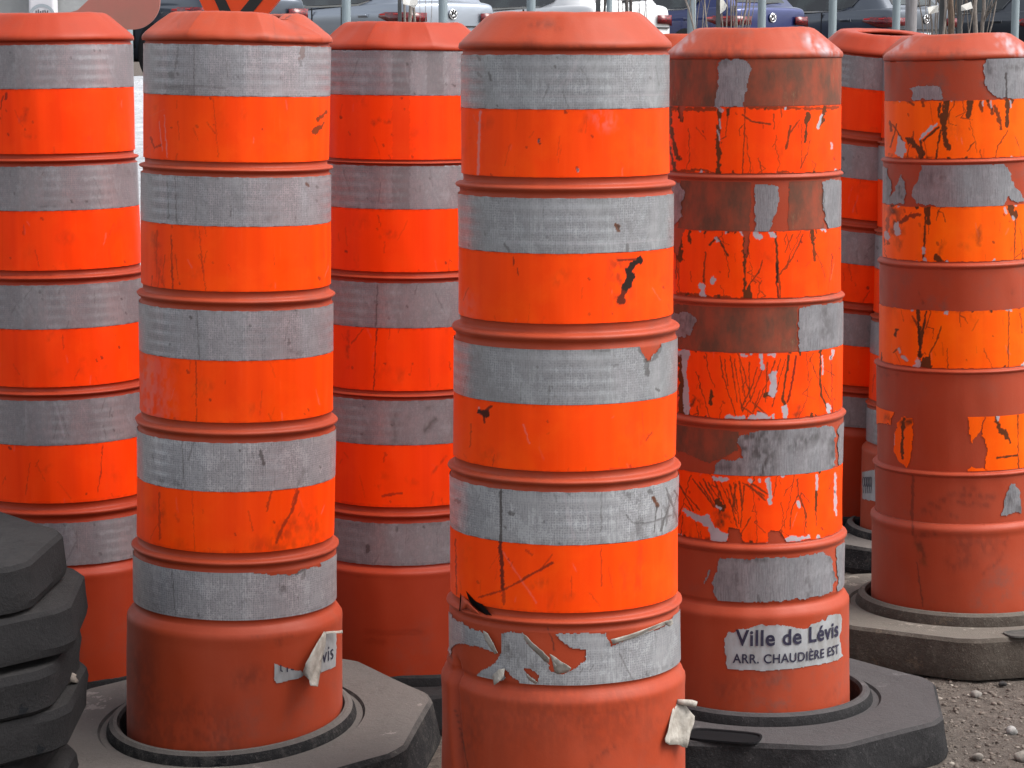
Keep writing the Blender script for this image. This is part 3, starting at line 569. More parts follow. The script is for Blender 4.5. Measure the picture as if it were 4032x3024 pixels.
d4.flap('curled_strip', T((930, 350), (960, 365), (1040, 420), (1105, 463), (1080, 492), (1005, 512), (975, 495), (985, 440), (950, 400)), [.006, .010, .012, .010, .008, .006, .004, .010, .008], PAPER)
d4.flap('curled_strip', T((1415, 235), (1560, 200), (1700, 150), (1870, 85), (1880, 105), (1720, 175), (1570, 235), (1432, 275)), [.003, .006, .007, .005, .003, .003, .003, .003], PAPER)
d4.flap('curled_strip', T((1850, 95), (1905, 80), (1912, 110), (1880, 135), (1855, 120)), [.004, .010, .010, .007, .004], PAPER)
d4.flap('curled_strip', T((405, 165), (440, 190), (478, 260), (520, 345), (500, 352), (455, 290), (420, 230)), [.002, .006, .009, .008, .004, .003, .003], PAPER)
d4.flap('curled_strip', T((480, 520), (530, 470), (578, 465), (570, 530), (525, 575), (490, 598)), [.004, .006, .004, .007, .010, .008], PAPER)
d4.flap('curled_strip', T((740, 500), (790, 545), (835, 575), (825, 592), (770, 560)), [.002, .006, .006, .003, .002], PAPER)
# split in the moulding at the lower left of the near drum: black patches painted for the shade inside it, and the tongue of plastic beside it
def patch(dr, name, pts, offs, mat, sub=2):
    bm = bmesh.new(); f = bm.faces.new([bm.verts.new(dr.at(x, y, o)[0]) for (x, y), o in zip(pts, offs)]); bmesh.ops.triangulate(bm, faces=[f])
    return bm_link(name, bm, mat, dr.root, False)
BLK = mat_simple('split_shade', (0.006, 0.004, 0.004), .95, spec=.05)
patch(d4, 'split', S('h', [(788, 628), (812, 655), (845, 690), (885, 708), (942, 774), (905, 768), (868, 748), (828, 712), (806, 682)]), [.0022] * 9, BLK)
patch(d4, 'split', S('h', [(757, 640), (763, 660), (756, 748), (749, 746)]), [.0022] * 4, BLK)
d4.flap('cracked_tongue', S('h', [(762, 655), (800, 690), (868, 770), (830, 752), (790, 735), (760, 742)]), [.003, .005, .004, .003, .003, .003], BODY_N, .0015)
FL = bmesh.new()
def free_patch(pts, Ys, name, parent_d, mat, thick=0.0012):
    P = [parent_d.Rn.T @ (np.array(unproj(x, y, Y=Y)) - parent_d.Ln) for (x, y), Y in zip(pts, Ys)]
    bm = bmesh.new(); f = bm.faces.new([bm.verts.new(p) for p in P]); bmesh.ops.triangulate(bm, faces=[f]); bmesh.ops.subdivide_edges(bm, edges=bm.edges[:], cuts=3, use_grid_fill=True)
    for v in bm.verts: v.co.y += 0.003 * math.sin(v.co.x * 170) + 0.0015 * math.sin(v.co.z * 300 + v.co.x * 90)
    o = bm_link(name, bm, mat, parent_d.root); m = o.modifiers.new('s', 'SOLIDIFY'); m.thickness = thick; m.offset = 0
    return o
y4 = 3.40
free_patch(T((1925, 725), (1995, 742), (2045, 800), (2080, 845), (2078, 890), (2050, 960), (2020, 1090), (1995, 1092), (1960, 1075), (1882, 1068), (1850, 1045), (1845, 1020), (1870, 960), (1895, 840)), [y4 - .075, y4 - .066, y4 - .06, y4 - .05, y4 - .05, y4 - .06, y4 - .075, y4 - .08, y4 - .09, y4 - .105, y4 - .11, y4 - .11, y4 - .105, y4 - .09], 'peeled_flap', d4, PAPER)
bm = bmesh.new(); pp = T((1945, 728), (2000, 735), (2060, 742), (2096, 752)); add_tube(bm, [d4.Rn.T @ (np.array(unproj(x, y, Y=y4 - .07)) - d4.Ln) for x, y in pp], [0.0035, 0.0045, 0.005, 0.0046], 10); bm_link('curled_strip', bm, PAPER, d4.root)

# d5 old drum with the town sticker
d5 = Drum('weathered orange drum with cracked sheeting and a white town sticker on its foot', Dof(.934), 1629, 1622,
    rowsA(60, 121, [126, 392, 664, 930, 1202], [230.5, 500, 763, 1028, 1302], [376, 646, 907, 1174], 1328, 1539), [184, 185.5, 189.5, 194, 200.5, 211],
    typ='B', mat=BODY_W, fine=1.3, seed=5, capr=0.69)
A = lambda *p: S('a', list(p)); B = lambda *p: S('b', list(p)); I = lambda *p: S('i', list(p))
gk = {1: [A((350, 225), (400, 198), (510, 205), (552, 250), (545, 330), (520, 400), (510, 500), (325, 500), (350, 380))],
      2: [A((570, 968), (680, 968), (728, 985), (715, 1090), (700, 1150), (665, 1265), (570, 1260)), A((985, 940), (1120, 940), (1110, 1245), (1020, 1250), (1000, 1180), (985, 1050)), A((40, 940), (120, 950), (150, 1020), (125, 1100), (130, 1160), (90, 1215), (40, 1240))],
      3: [B((845, 325), (990, 300), (1120, 290), (1120, 590), (1000, 610), (835, 620)), B((30, 380), (130, 350), (190, 360), (222, 395), (190, 480), (150, 510), (30, 500))],
      4: [B((470, 1105), (600, 1070), (1040, 1040), (1065, 1080), (1060, 1290), (1000, 1350), (600, 1370), (320, 1365), (330, 1280), (370, 1245), (440, 1260), (495, 1230), (490, 1180), (460, 1140)), B((1078, 1060), (1130, 1000), (1130, 1320), (1080, 1330))],
      5: [I((300, 435), (500, 440), (740, 430), (900, 405), (950, 440), (975, 560), (950, 640), (830, 670), (560, 700), (280, 695), (250, 590)), I((188, 662), (245, 515), (232, 495), (205, 590)), I((972, 380), (1030, 340), (1030, 640), (985, 640))]}
rk = {1: [A((0, 0), (345, 0), (345, 600), (0, 600)), A((530, 0), (1300, 0), (1300, 600), (500, 600))],
      2: [A((130, 900), (560, 900), (540, 1300), (100, 1300)), A((785, 900), (985, 900), (1000, 1300), (770, 1300))],
      3: [B((60, 300), (840, 300), (830, 640), (60, 640))], 4: [B((60, 1000), (480, 1080), (470, 1200), (300, 1280), (60, 1180)), B((200, 1040), (600, 1040), (600, 1100), (300, 1200))]}
def anyp(L): return lambda x, y: np.logical_or.reduce([in_poly(x, y, p) for p in L])
for i in (1, 2, 3, 4):
    for p_ in rk[i][:2 if i < 4 else 1]: d5.sleeve('adhesive_stain', d5.z['b%d' % i] + .001, d5.z['a%d' % i] - .001, RESID2, 0.0004, anyp([p_]), backs=False)
gm5 = {1: [(0, .45, 30, A((360, 240), (400, 220)), 'soft')], 2: [(0, .55, 5, A((990, 1000), (1000, 1180))), (0, .35, 30, A((90, 970), (120, 1100)), 'soft')],
       3: [(0, .5, 34, B((1005, 340), (1020, 590)), 'soft'), (0, .5, 50, B((110, 380), (190, 400)), 'soft'), (0, .4, 20, B((100, 440), (160, 480)), 'soft')],
       4: [(0, .7, 60, B((500, 1110), (700, 1110)), 'soft'), (0, .75, 70, B((520, 1180), (650, 1230), (620, 1330)), 'soft'), (0, .6, 50, B((820, 1160), (960, 1100)), 'soft'), (0, .6, 30, B((1050, 1090), (1050, 1280)), 'soft'), (0, .5, 30, B((340, 1290), (480, 1300)), 'soft')],
       5: [(0, .5, 16, I((400, 450), (560, 450)), 'soft'), (0, .5, 14, I((800, 450), (815, 660)), 'soft'), (0, .35, 10, I((400, 500), (395, 600)), 'soft'), (0, .5, 14, I((940, 440), (972, 560)), 'soft'), (0, .4, 10, I((520, 660), (530, 690)))]}
fan = lambda L, w=3, ch=1, st=.9: [(ch, st, w, B(*p)) for p in L]
om5 = {1: [(1, 1, 15, A((355, 500), (362, 600), (348, 680), (358, 780), (350, 905))), (2, .8, 8, A((362, 570), (368, 625))), (2, .7, 8, A((350, 640), (362, 700))), (2, .7, 10, A((345, 500), (375, 515))), (1, .9, 4, A((515, 500), (510, 700), (500, 905))), (1, .9, 6, A((500, 545), (555, 585), (670, 600))), (1, .8, 4, A((688, 540), (694, 630))), (1, .8, 4, A((735, 500), (738, 560))), (1, 1, 17, A((905, 540), (890, 590))), (1, 1, 8, A((893, 590), (880, 710))), (1, .8, 3, A((860, 600), (858, 860))), (1, .9, 7, A((790, 610), (780, 680), (765, 750))), (1, .8, 5, A((845, 575), (780, 665))), (1, .7, 4, A((910, 700), (895, 780), (850, 870))), (1, 1, 15, A((55, 390), (58, 600), (95, 780), (112, 815))), (1, 1, 11, A((45, 690), (85, 850), (100, 905))), (1, 1, 18, A((120, 510), (130, 580))), (1, 1, 9, A((410, 510), (410, 545))), (1, 1, 12, A((1000, 500), (985, 590), (965, 610))), (2, 1, 9, A((985, 545), (958, 622))), (2, .8, 6, A((1040, 715), (1042, 750))), (0, .5, 6, A((622, 600), (626, 625))), (1, .8, 14, A((50, 508), (330, 512))), (1, .8, 10, A((540, 502), (900, 506), (1080, 500))), (1, .8, 12, A((60, 890), (250, 880), (345, 905))), (1, .8, 10, A((720, 900), (760, 888), (800, 905)))] ,
       2: [(1, 1, 22, A((520, 1250), (520, 1300), (515, 1400))), (1, 1, 10, B((512, -30), (514, 140), (510, 280))), (1, 1, 0, B((512, 290), (520, 220), (548, 165), (556, 290)), 'poly'), (1, .9, 5, B((620, 40), (600, 110), (552, 170))), (1, 1, 8, A((700, 1260), (712, 1400), (712, 1560))), (0, .9, 6, B((712, 60), (708, 180), (722, 290))), (1, .8, 5, B((722, 130), (730, 280))), (1, .8, 5, A((870, 1270), (800, 1420), (720, 1520))), (1, .7, 4, A((805, 1270), (760, 1380))), (1, 1, 14, A((920, 1240), (930, 1330))), (1, .9, 8, A((930, 1330), (942, 1430))), (1, .9, 5, A((275, 1380), (262, 1560))), (1, 1, 7, A((300, 1335), (345, 1285), (410, 1400))), (2, .8, 12, A((340, 1290), (350, 1310))), (1, .7, 4, B((272, 0), (268, 200))), (2, 1, 20, B((256, 195), (254, 250))), (2, 1, 15, B((316, 140), (318, 165))), (2, 1, 20, A((575, 1270), (605, 1285))), (2, 1, 15, A((675, 1265), (692, 1275))), (2, .9, 12, A((490, 1250), (500, 1270))), (2, .8, 9, A((405, 1240), (400, 1265))), (1, 1, 26, A((90, 1240), (105, 1310), (125, 1420))), (1, .8, 4, A((100, 1400), (95, 1540))), (1, .6, 4, B((110, 0), (115, 240))), (1, 1, 10, A((175, 1250), (180, 1320))), (0, .7, 5, A((1045, 1390), (1042, 1510))), (1, .8, 12, B((100, 240), (300, 262), (500, 275))), (1, .8, 8, B((740, 278), (900, 270), (1070, 240)))],
       3: fan([[(365, 620), (380, 740), (430, 890), (462, 1000)], [(390, 640), (410, 800)], [(425, 620), (470, 900)], [(450, 640), (500, 960)], [(480, 650), (520, 900)], [(540, 660), (545, 900)], [(590, 690), (560, 800), (495, 930)], [(620, 700), (560, 860), (500, 960)], [(650, 660), (640, 900)], [(700, 650), (600, 900), (560, 960)], [(735, 640), (690, 760)], [(760, 640), (680, 930)], [(900, 620), (960, 760)], [(1000, 700), (1060, 740)], [(990, 800), (1040, 900)], [(500, 930), (600, 1000)], [(560, 900), (650, 980)]], 3.5) +
          [(1, 1, 9, B((782, 620), (760, 760), (745, 880), (770, 965))), (0, .8, 7, B((828, 620), (805, 760), (775, 900))), (1, 1, 8, B((975, 610), (970, 760), (980, 860), (1030, 970))), (0, .7, 4, B((1040, 620), (1046, 980))), (2, .9, 7, B((985, 620), (988, 730))), (2, .9, 12, B((1048, 590), (1040, 640))), (1, 1, 26, B((128, 620), (132, 1010))), (2, 1, 18, B((95, 600), (160, 602))), (2, 1, 19, B((150, 610), (147, 700), (152, 800), (160, 990))), (2, 1, 24, B((690, 730), (688, 790), (682, 850))), (2, 1, 24, B((415, 1000), (500, 1010))), (2, 1, 26, B((550, 1008), (600, 985), (645, 1000))), (1, 1, 12, B((600, 960), (615, 990))), (2, 1, 13, B((615, 612), (620, 690))), (2, 1, 17, B((757, 935), (760, 990))), (2, 1, 12, B((1022, 920), (1028, 990))), (2, .9, 10, B((495, 612), (520, 618))), (2, .9, 10, B((665, 610), (695, 614))), (2, 1, 12, B((688, 985), (690, 1015))), (1, 1, 14, B((310, 835), (308, 912))), (1, 1, 14, B((190, 915), (215, 880), (245, 915)), 'soft'), (1, 1, 20, B((635, 860), (670, 850))), (1, .9, 18, B((850, 940), (820, 980)), 'soft'), (1, .8, 12, B((90, 1010), (400, 1015)))],
       4: fan([[(110, 1390), (200, 1560)], [(200, 1370), (330, 1540)], [(260, 1370), (350, 1540)], [(330, 1380), (400, 1545)], [(420, 1400), (460, 1560)], [(480, 1385), (500, 1560)], [(530, 1400), (640, 1500)], [(560, 1400), (650, 1460)], [(835, 1370), (840, 1460), (880, 1560)], [(460, 1400), (440, 1560)]], 5.5) + [(1, .9, 4, I(*p)) for p in ([(60, 20), (180, 160)], [(180, 0), (280, 150)], [(230, 0), (330, 150)], [(300, 0), (390, 180)], [(380, 0), (410, 240)], [(340, 40), (400, 260)], [(440, 20), (420, 260)], [(560, 80), (430, 0)], [(755, 70), (715, 160), (705, 270)], [(760, 90), (800, 180), (800, 260)], [(855, 20), (860, 250)], [(480, 200), (420, 300)])] +
          [(2, 1, 15, B((655, 1370), (662, 1440), (668, 1510))), (2, .9, 9, B((952, 1345), (950, 1430))), (1, 1, 7, B((950, 1430), (945, 1560))), (2, .9, 7, B((1065, 1335), (1062, 1560))), (2, 1, 15, B((330, 1368), (400, 1372))), (2, .9, 10, B((545, 1375), (552, 1385))), (2, .9, 8, B((600, 1372), (604, 1385))), (2, 1, 16, B((835, 1515), (842, 1530))), (1, 1, 30, B((350, 1510), (380, 1540))), (2, 1, 0, I((78, 150), (120, 165), (190, 190), (240, 185), (262, 250), (300, 280), (350, 300), (335, 352), (250, 350), (238, 300), (230, 260), (180, 235), (110, 190)), 'poly'), (1, 1, 28, I((290, 170), (330, 210), (300, 240)), 'soft'), (2, 1, 11, I((285, 140), (300, 150))), (1, 1, 0, I((350, 262), (410, 272), (432, 370), (350, 370), (345, 320)), 'poly'), (1, 1, 0, I((592, 282), (650, 285), (690, 340), (690, 362), (578, 362)), 'poly'), (2, 1, 16, I((690, 332), (760, 325), (812, 318))), (2, .8, 9, I((755, 115), (760, 130))), (2, 1, 12, I((590, 0), (585, 100))), (1, .9, 16, I((100, 300), (130, 330), (230, 330)), 'soft'), (2, .9, 6, I((970, 40), (975, 190)))]}
NOTCH = {1: [A((110, 495), (118, 540), (128, 585), (138, 540), (150, 495))], 2: [A((62, 1230), (150, 1235), (130, 1300), (100, 1400), (62, 1330)), A((498, 1240), (545, 1240), (540, 1290), (520, 1420), (512, 1300))], 3: [], 4: [I((350, 262), (410, 272), (432, 370), (350, 370)), I((592, 282), (650, 285), (690, 362), (578, 362))]}
for i in (1, 2, 3, 4, 5):
    for p_ in gk[i]: d5.sleeve('sheeting_remnant', d5.z['b%d' % i], d5.z['a%d' % i], GREY_A, 0.0013, anyp([p_]), gm5[i], backs=False, jit=18)
for i in (1, 2, 3, 4):
    kf = (lambda L: (lambda x, y: ~anyp(L)(x, y)))(NOTCH[i]) if NOTCH[i] else None
    d5.sleeve('orange_band', d5.z['o%d' % i] + .001, d5.z['b%d' % i] - .0004, ORANGE, 0.0010, kf, om5[i] + cracks(d5, d5.z['o%d' % i], d5.z['b%d' % i], i, (7, 9, 12, 14)[i - 1], 16) + auto_wear(d5, d5.z['o%d' % i], d5.z['b%d' % i], i, False), True, 0.003, 1.7)
d5.finish_body([(2, .8, 40, S('D', [(1748, 85), (1765, 98), (1780, 108), (1800, 118)]), 'soft'), (2, .5, 30, S('D', [(1460, 110), (1490, 85)]), 'soft'), (0, .35, 22, S('D', [(1722, 78), (1735, 82)]), 'soft'), (0, .35, 60, S('D', [(1530, 112), (1620, 115)]), 'soft'), (0, .4, 16, S('D', [(1470, 121), (1640, 122), (1800, 119)]), 'soft'), (0, .3, 80, S('D', [(1590, 108), (1560, 112)]), 'soft'), (0, .25, 80, S('u', [(700, 900), (1300, 700)]), 'soft'), (0, .35, 12, S('u', [(1370, 1065), (1375, 1080)]), 'soft'), (0, .3, 30, S('u', [(1900, 900), (1850, 980)]), 'soft'), (0, .3, 30, I((180, 180), (300, 190)), 'soft')])
U = lambda *p: S('u', list(p))
stk = U((697, 310), (740, 240), (800, 245), (850, 205), (940, 210), (1020, 180), (1100, 150), (1160, 175), (1290, 165), (1400, 175), (1470, 195), (1600, 215), (1640, 160), (1740, 135), (1760, 105), (1800, 120), (1830, 60), (1900, 45), (1965, 40), (1982, 100), (1972, 230), (1950, 300), (1965, 360), (1975, 480), (2000, 505), (1900, 565), (1700, 610), (1400, 655), (1100, 675), (730, 650), (705, 590), (715, 520), (700, 470))
za = d5.at(*U((1100, 700))[0], 0)[0].z; zb_ = d5.at(*U((1960, 20))[0], 0)[0].z
st = d5.sleeve('sticker', za - .02, zb_ + .015, STICK, 0.0009, lambda x, y: in_poly(x, y, stk), jit=8, fine=1.8, marks=[(0, .4, 50, U((1050, 420), (1060, 660)), 'soft'), (0, .35, 40, U((880, 420), (900, 450)), 'soft'), (0, .35, 26, U((1120, 190), (1560, 215)), 'soft'), (0, .3, 40, U((720, 300), (740, 480)), 'soft')], backs=False)
st['label'] = 'worn white town sticker with navy lettering'
d5.lettering('lettering', 'Ville de L\u00e9vis', U((818, 390))[0][0], U((1942, 300))[0][0], U((818, 386))[0][1], 0.0255, INK, 0.0022, 0.024, st)
d5.lettering('lettering', 'ARR. CHAUDI\u00c8RE EST', U((788, 580))[0][0], U((1945, 500))[0][0], U((788, 578))[0][1], 0.0150, INK, 0.0022, 0.018, st)
d5.flap('peeled_edge', S('a', [(225, 12), (320, 4), (322, 22), (230, 24)]), [.002, .008, .008, .002], mat_simple('pale_torn_plastic', (0.62, 0.24, 0.16), 0.6)) if False else None

# d7 right
d7 = Drum('faded orange drum at the right edge, half of its sheeting gone', Dof(.80), 2076, 2076,
    rowsA(73, 123, [128, 356, 584, 811, 1035], [216, 446, 671, 900, 1139], [342.6, 566, 797, 1019], 1149, 1322), [163, 168, 175, 182, 188, 195.5],
    typ='C', mat=BODY_W, fine=1.2, seed=7, capr=0.66)
V_ = lambda *p: S('v', list(p))
gk7 = {1: [A((1985, 190), (2400, 190), (2400, 460), (2050, 445), (1990, 400), (1965, 320), (1960, 270)), A((1505, 378), (1640, 360), (1700, 370), (1718, 450), (1520, 455), (1530, 410))],
       2: [A((1590, 840), (2100, 840), (2130, 900), (2150, 960), (2200, 1030), (2215, 1080), (2140, 1070), (2120, 1040), (2080, 1110), (1700, 1110), (1560, 1085), (1520, 1030), (1560, 950)), A((1330, 850), (1380, 870), (1395, 930), (1410, 960), (1400, 1040), (1440, 960), (1465, 900), (1490, 960), (1500, 1020), (1480, 1085), (1400, 1090), (1330, 1070))],
       5: [V_((1520, 545), (1560, 380), (1590, 280), (1625, 238), (1660, 245), (1700, 330), (1715, 520), (1690, 525), (1660, 505), (1640, 530), (1580, 550))]}
for i in gk7:
  for p_ in gk7[i]: d7.sleeve('sheeting_remnant', d7.z['b%d' % i] if i < 5 else d7.z['b5'] - .002, d7.z['a%d' % i], GREY_A, 0.0013, anyp([p_]), {1: [(0, .8, 7, A((2103, 290), (2105, 440))), (0, .5, 24, A((2000, 220), (2005, 290)), 'soft'), (0, .5, 22, A((2110, 260), (2212, 250)), 'soft')], 2: [(0, .4, 60, A((1610, 930), (1700, 920)), 'soft'), (0, .6, 22, A((1370, 930), (1380, 1060)), 'soft'), (0, .7, 12, A((1458, 980), (1460, 1040)), 'soft')], 5: [(0, .7, 40, V_((1600, 380), (1680, 330)), 'soft'), (0, .6, 40, V_((1690, 400), (1700, 480)), 'soft')]}[i], backs=False)
om7 = {1: [(1, 1, 24, A((1738, 455), (1722, 560))), (1, 1, 19, A((1718, 560), (1725, 650), (1748, 740))), (1, 1, 10, A((1700, 480), (1692, 560))), (1, 1, 9, A((1705, 640), (1688, 730), (1680, 810))), (1, 1, 17, A((1885, 460), (1876, 560))), (1, .9, 12, A((2035, 500), (2060, 560), (2070, 630))), (1, 1, 14, A((2112, 470), (2108, 612))), (1, .8, 5, A((2115, 640), (2050, 740), (2038, 800))), (2, 1, 10, A((1680, 600), (1630, 640), (1580, 690))), (1, 1, 8, A((1690, 620), (1600, 700))), (1, 1, 20, A((1500, 690), (1560, 740), (1592, 780), (1596, 810))), (1, 1, 10, A((1580, 700), (1590, 760))), (1, .9, 4, A((1395, 580), (1440, 640), (1490, 760))), (1, .9, 4, A((1440, 600), (1400, 740))), (1, .8, 8, A((1400, 590), (1405, 640))), (2, 1, 0, A((1450, 665), (1480, 710), (1500, 770), (1470, 805), (1430, 785)), 'poly'), (1, 1, 7, A((1450, 660), (1470, 700))), (1, .8, 7, A((1590, 455), (1600, 490))), (1, .8, 8, A((1500, 455), (1540, 480))), (2, .9, 6, A((1960, 460), (1962, 490))), (2, .8, 6, A((2010, 460), (2014, 500))), (2, .8, 5, A((2130, 460), (2132, 500))), (1, .9, 12, A((1945, 470), (1955, 520))), (1, .9, 12, A((2000, 480), (2020, 530))), (1, .9, 12, A((1400, 790), (1500, 810), (1700, 806)), 'soft'), (1, .25, 60, A((1760, 600), (1780, 640)), 'soft')],
       2: [(1, 1, 6, A((1612, 1105), (1608, 1300), (1600, 1445))), (1, 1, 14, A((1630, 1110), (1630, 1200))), (1, .95, 46, A((1415, 1120), (1430, 1240)), 'soft'), (0, .75, 15, A((1465, 1200), (1510, 1160), (1572, 1150))), (1, .7, 10, A((1380, 1180), (1385, 1330))), (1, 1, 22, A((2120, 1075), (2150, 1160))), (2, .8, 9, A((2095, 1110), (2105, 1140))), (2, .8, 8, A((2145, 1165), (2150, 1180))), (1, .9, 4, A((2160, 1180), (2152, 1445))), (2, 1, 18, A((1440, 1215), (1445, 1260))), (2, .9, 16, A((1375, 1260), (1380, 1290))), (2, .9, 11, A((1595, 1350), (1605, 1380))), (1, 1, 20, A((1680, 1410), (1700, 1440), (1740, 1450))), (1, .5, 14, A((1725, 1310), (1700, 1390)), 'soft'), (1, .5, 16, A((1940, 1230), (1935, 1330)), 'soft'), (1, .8, 10, A((1400, 1435), (1590, 1440)), 'soft'), (1, .6, 30, A((1450, 1300), (1460, 1340)), 'soft'), (0, .3, 9, A((1570, 1205), (1580, 1220)))],
       3: [(1, 1, 13, B((1568, 320), (1575, 480), (1582, 620))), (0, .6, 7, B((1572, 420), (1580, 640))), (1, 1, 8, B((1618, 350), (1598, 450), (1588, 540))), (1, .9, 5, B((1710, 440), (1680, 530), (1640, 600), (1635, 660))), (1, 1, 0, B((1575, 700), (1580, 650), (1600, 625), (1640, 625), (1655, 700)), 'poly'), (1, .9, 4, B((2118, 345), (2118, 690))), (1, .8, 4, B((2190, 360), (2200, 480))), (1, 1, 11, B((1440, 460), (1430, 490))), (1, .8, 7, B((1535, 380), (1560, 430))), (2, .9, 9, B((1450, 575), (1455, 600))), (2, .9, 11, B((1475, 625), (1500, 645))), (2, .9, 13, B((1565, 650), (1568, 690))), (1, 1, 9, B((1450, 520), (1460, 600), (1520, 680)), 'soft'), (1, .8, 4, B((1420, 600), (1450, 570))), (2, .8, 7, B((2125, 340), (2135, 345))), (0, .9, 4, B((1346, 600), (1344, 660)))],
       4: [(1, 1, 16, B((2040, 990), (2060, 1060), (2100, 1110))), (2, 1, 12, B((2050, 985), (2058, 1010))), (1, 1, 7, B((2100, 1070), (2130, 1150))), (1, 1, 9, B((2050, 1240), (2170, 1225))), (1, .9, 5, B((2175, 980), (2178, 1330))), (1, 1, 22, B((1470, 1020), (1540, 1020)), 'soft'), (1, 1, 10, B((1480, 1000), (1470, 1240))), (2, .8, 4, B((1545, 1080), (1545, 1310))), (2, .8, 4, B((1425, 1080), (1422, 1160))), (1, .8, 24, B((1380, 1000), (1400, 1040)), 'soft')]}
ok4 = ([B((1865, 975), (1975, 975), (1950, 1070), (1895, 1160), (1875, 1060)), B((1975, 975), (2400, 940), (2400, 1350), (1975, 1345), (1985, 1180), (1950, 1080)), B((1420, 1080), (1445, 1010), (1480, 985), (1540, 1000), (1530, 1230), (1500, 1310), (1450, 1260), (1420, 1200)), B((1290, 900), (1420, 950), (1400, 1040), (1290, 1030)), B((1870, 1310), (1900, 1290), (1990, 1310), (1990, 1345), (1870, 1340))])
for i in (1, 2, 3): d7.sleeve('orange_band', d7.z['o%d' % i] + .001, d7.z['b%d' % i] - .0004, ORANGE_Y, 0.0010, None, om7[i] + cracks(d7, d7.z['o%d' % i], d7.z['b%d' % i], i, 5, 16) + auto_wear(d7, d7.z['o%d' % i], d7.z['b%d' % i], i, False), True, 0.003, 1.5)
for p_ in ok4: d7.sleeve('orange_remnant', d7.z['o4'] + .001, d7.z['b4'] - .0004, ORANGE_Y, 0.0010, anyp([p_]), om7[4], False, 0, 1.5)
d7.finish_body([(0, .45, 9, V_((700, 180), (690, 560), (700, 720))), (0, .4, 22, V_((1050, 350), (1460, 370)), 'soft'), (0, .4, 20, V_((960, 400), (1400, 450)), 'soft'), (0, .35, 18, V_((860, 430), (1100, 560)), 'soft'), (0, .35, 18, V_((800, 490), (950, 580)), 'soft'), (0, .35, 30, V_((1180, 290), (1260, 310)), 'soft'), (0, .4, 22, V_((760, 800), (800, 900)), 'soft'), (0, .35, 50, V_((1060, 1000), (1250, 950)), 'soft'), (0, .35, 70, V_((1150, 830), (1400, 830)), 'soft'), (0, .35, 16, V_((1580, 760), (1500, 960), (1340, 1100)), 'soft'), (0, .5, 5, V_((735, 980), (790, 1390))), (1, .6, 26, V_((740, 820), (800, 980)), 'soft'), (0, .4, 18, V_((720, 740), (900, 715)), 'soft'), (2, .8, 40, S('D', [(2165, 85), (2185, 100), (2205, 112)]), 'soft'), (2, .45, 26, S('D', [(1930, 112), (1960, 90)]), 'soft'), (0, .3, 30, S('D', [(1990, 110), (2080, 115)]), 'soft'), (0, .5, 8, B((1575, 230), (1600, 300)), 'soft'), (0, .35, 12, B((2140, 190), (2150, 240)), 'soft'), (0, .4, 12, B((1340, 740), (1440, 730)), 'soft')])

# d1 left
d1 = Drum('clean bright orange drum at the left edge behind the stack of rubber weights', Dof(.885), 103, 158,
    rowsA(28, 84, [97, 360, 617, 866, 1131], [192, 456, 712, 963, 1224], [333, 585, 837, 1088], 1243, 1446), [174, 178, 185, 192, 198, 209],
    mat=BODY_D, fine=1.1, seed=11)
bands(d1, GREY_P, ORANGE_R, {4: [(2, .7, 8, S('f', [(340, 930), (370, 1020), (400, 1140)])), (2, .4, 5, S('f', [(160, 940), (165, 1100)]))], 3: [(2, .5, 7, S('f', [(85, 305), (150, 400)]))], 2: [(2, .45, 18, S('e', [(260, 980), (240, 1040)]), 'soft'), (0, .4, 8, S('e', [(240, 1130), (400, 1125)]), 'soft')], 1: [(2, .5, 4, S('e', [(280, 140), (300, 250)])), (2, .6, 22, S('e', [(350, 365), (400, 372)]), 'soft')]},
      {1: [(0, .7, 8, S('e', [(40, 425), (35, 460)])), (0, .6, 5, S('e', [(20, 440), (0, 520)])), (0, .35, 18, S('e', [(160, 530), (140, 600)]), 'soft')], 4: [(0, .6, 3.5, S('f', [(638, 1185), (628, 1350), (610, 1480)])), (0, .35, 3, S('f', [(185, 1300), (160, 1500)]))]})
d1.finish_body()
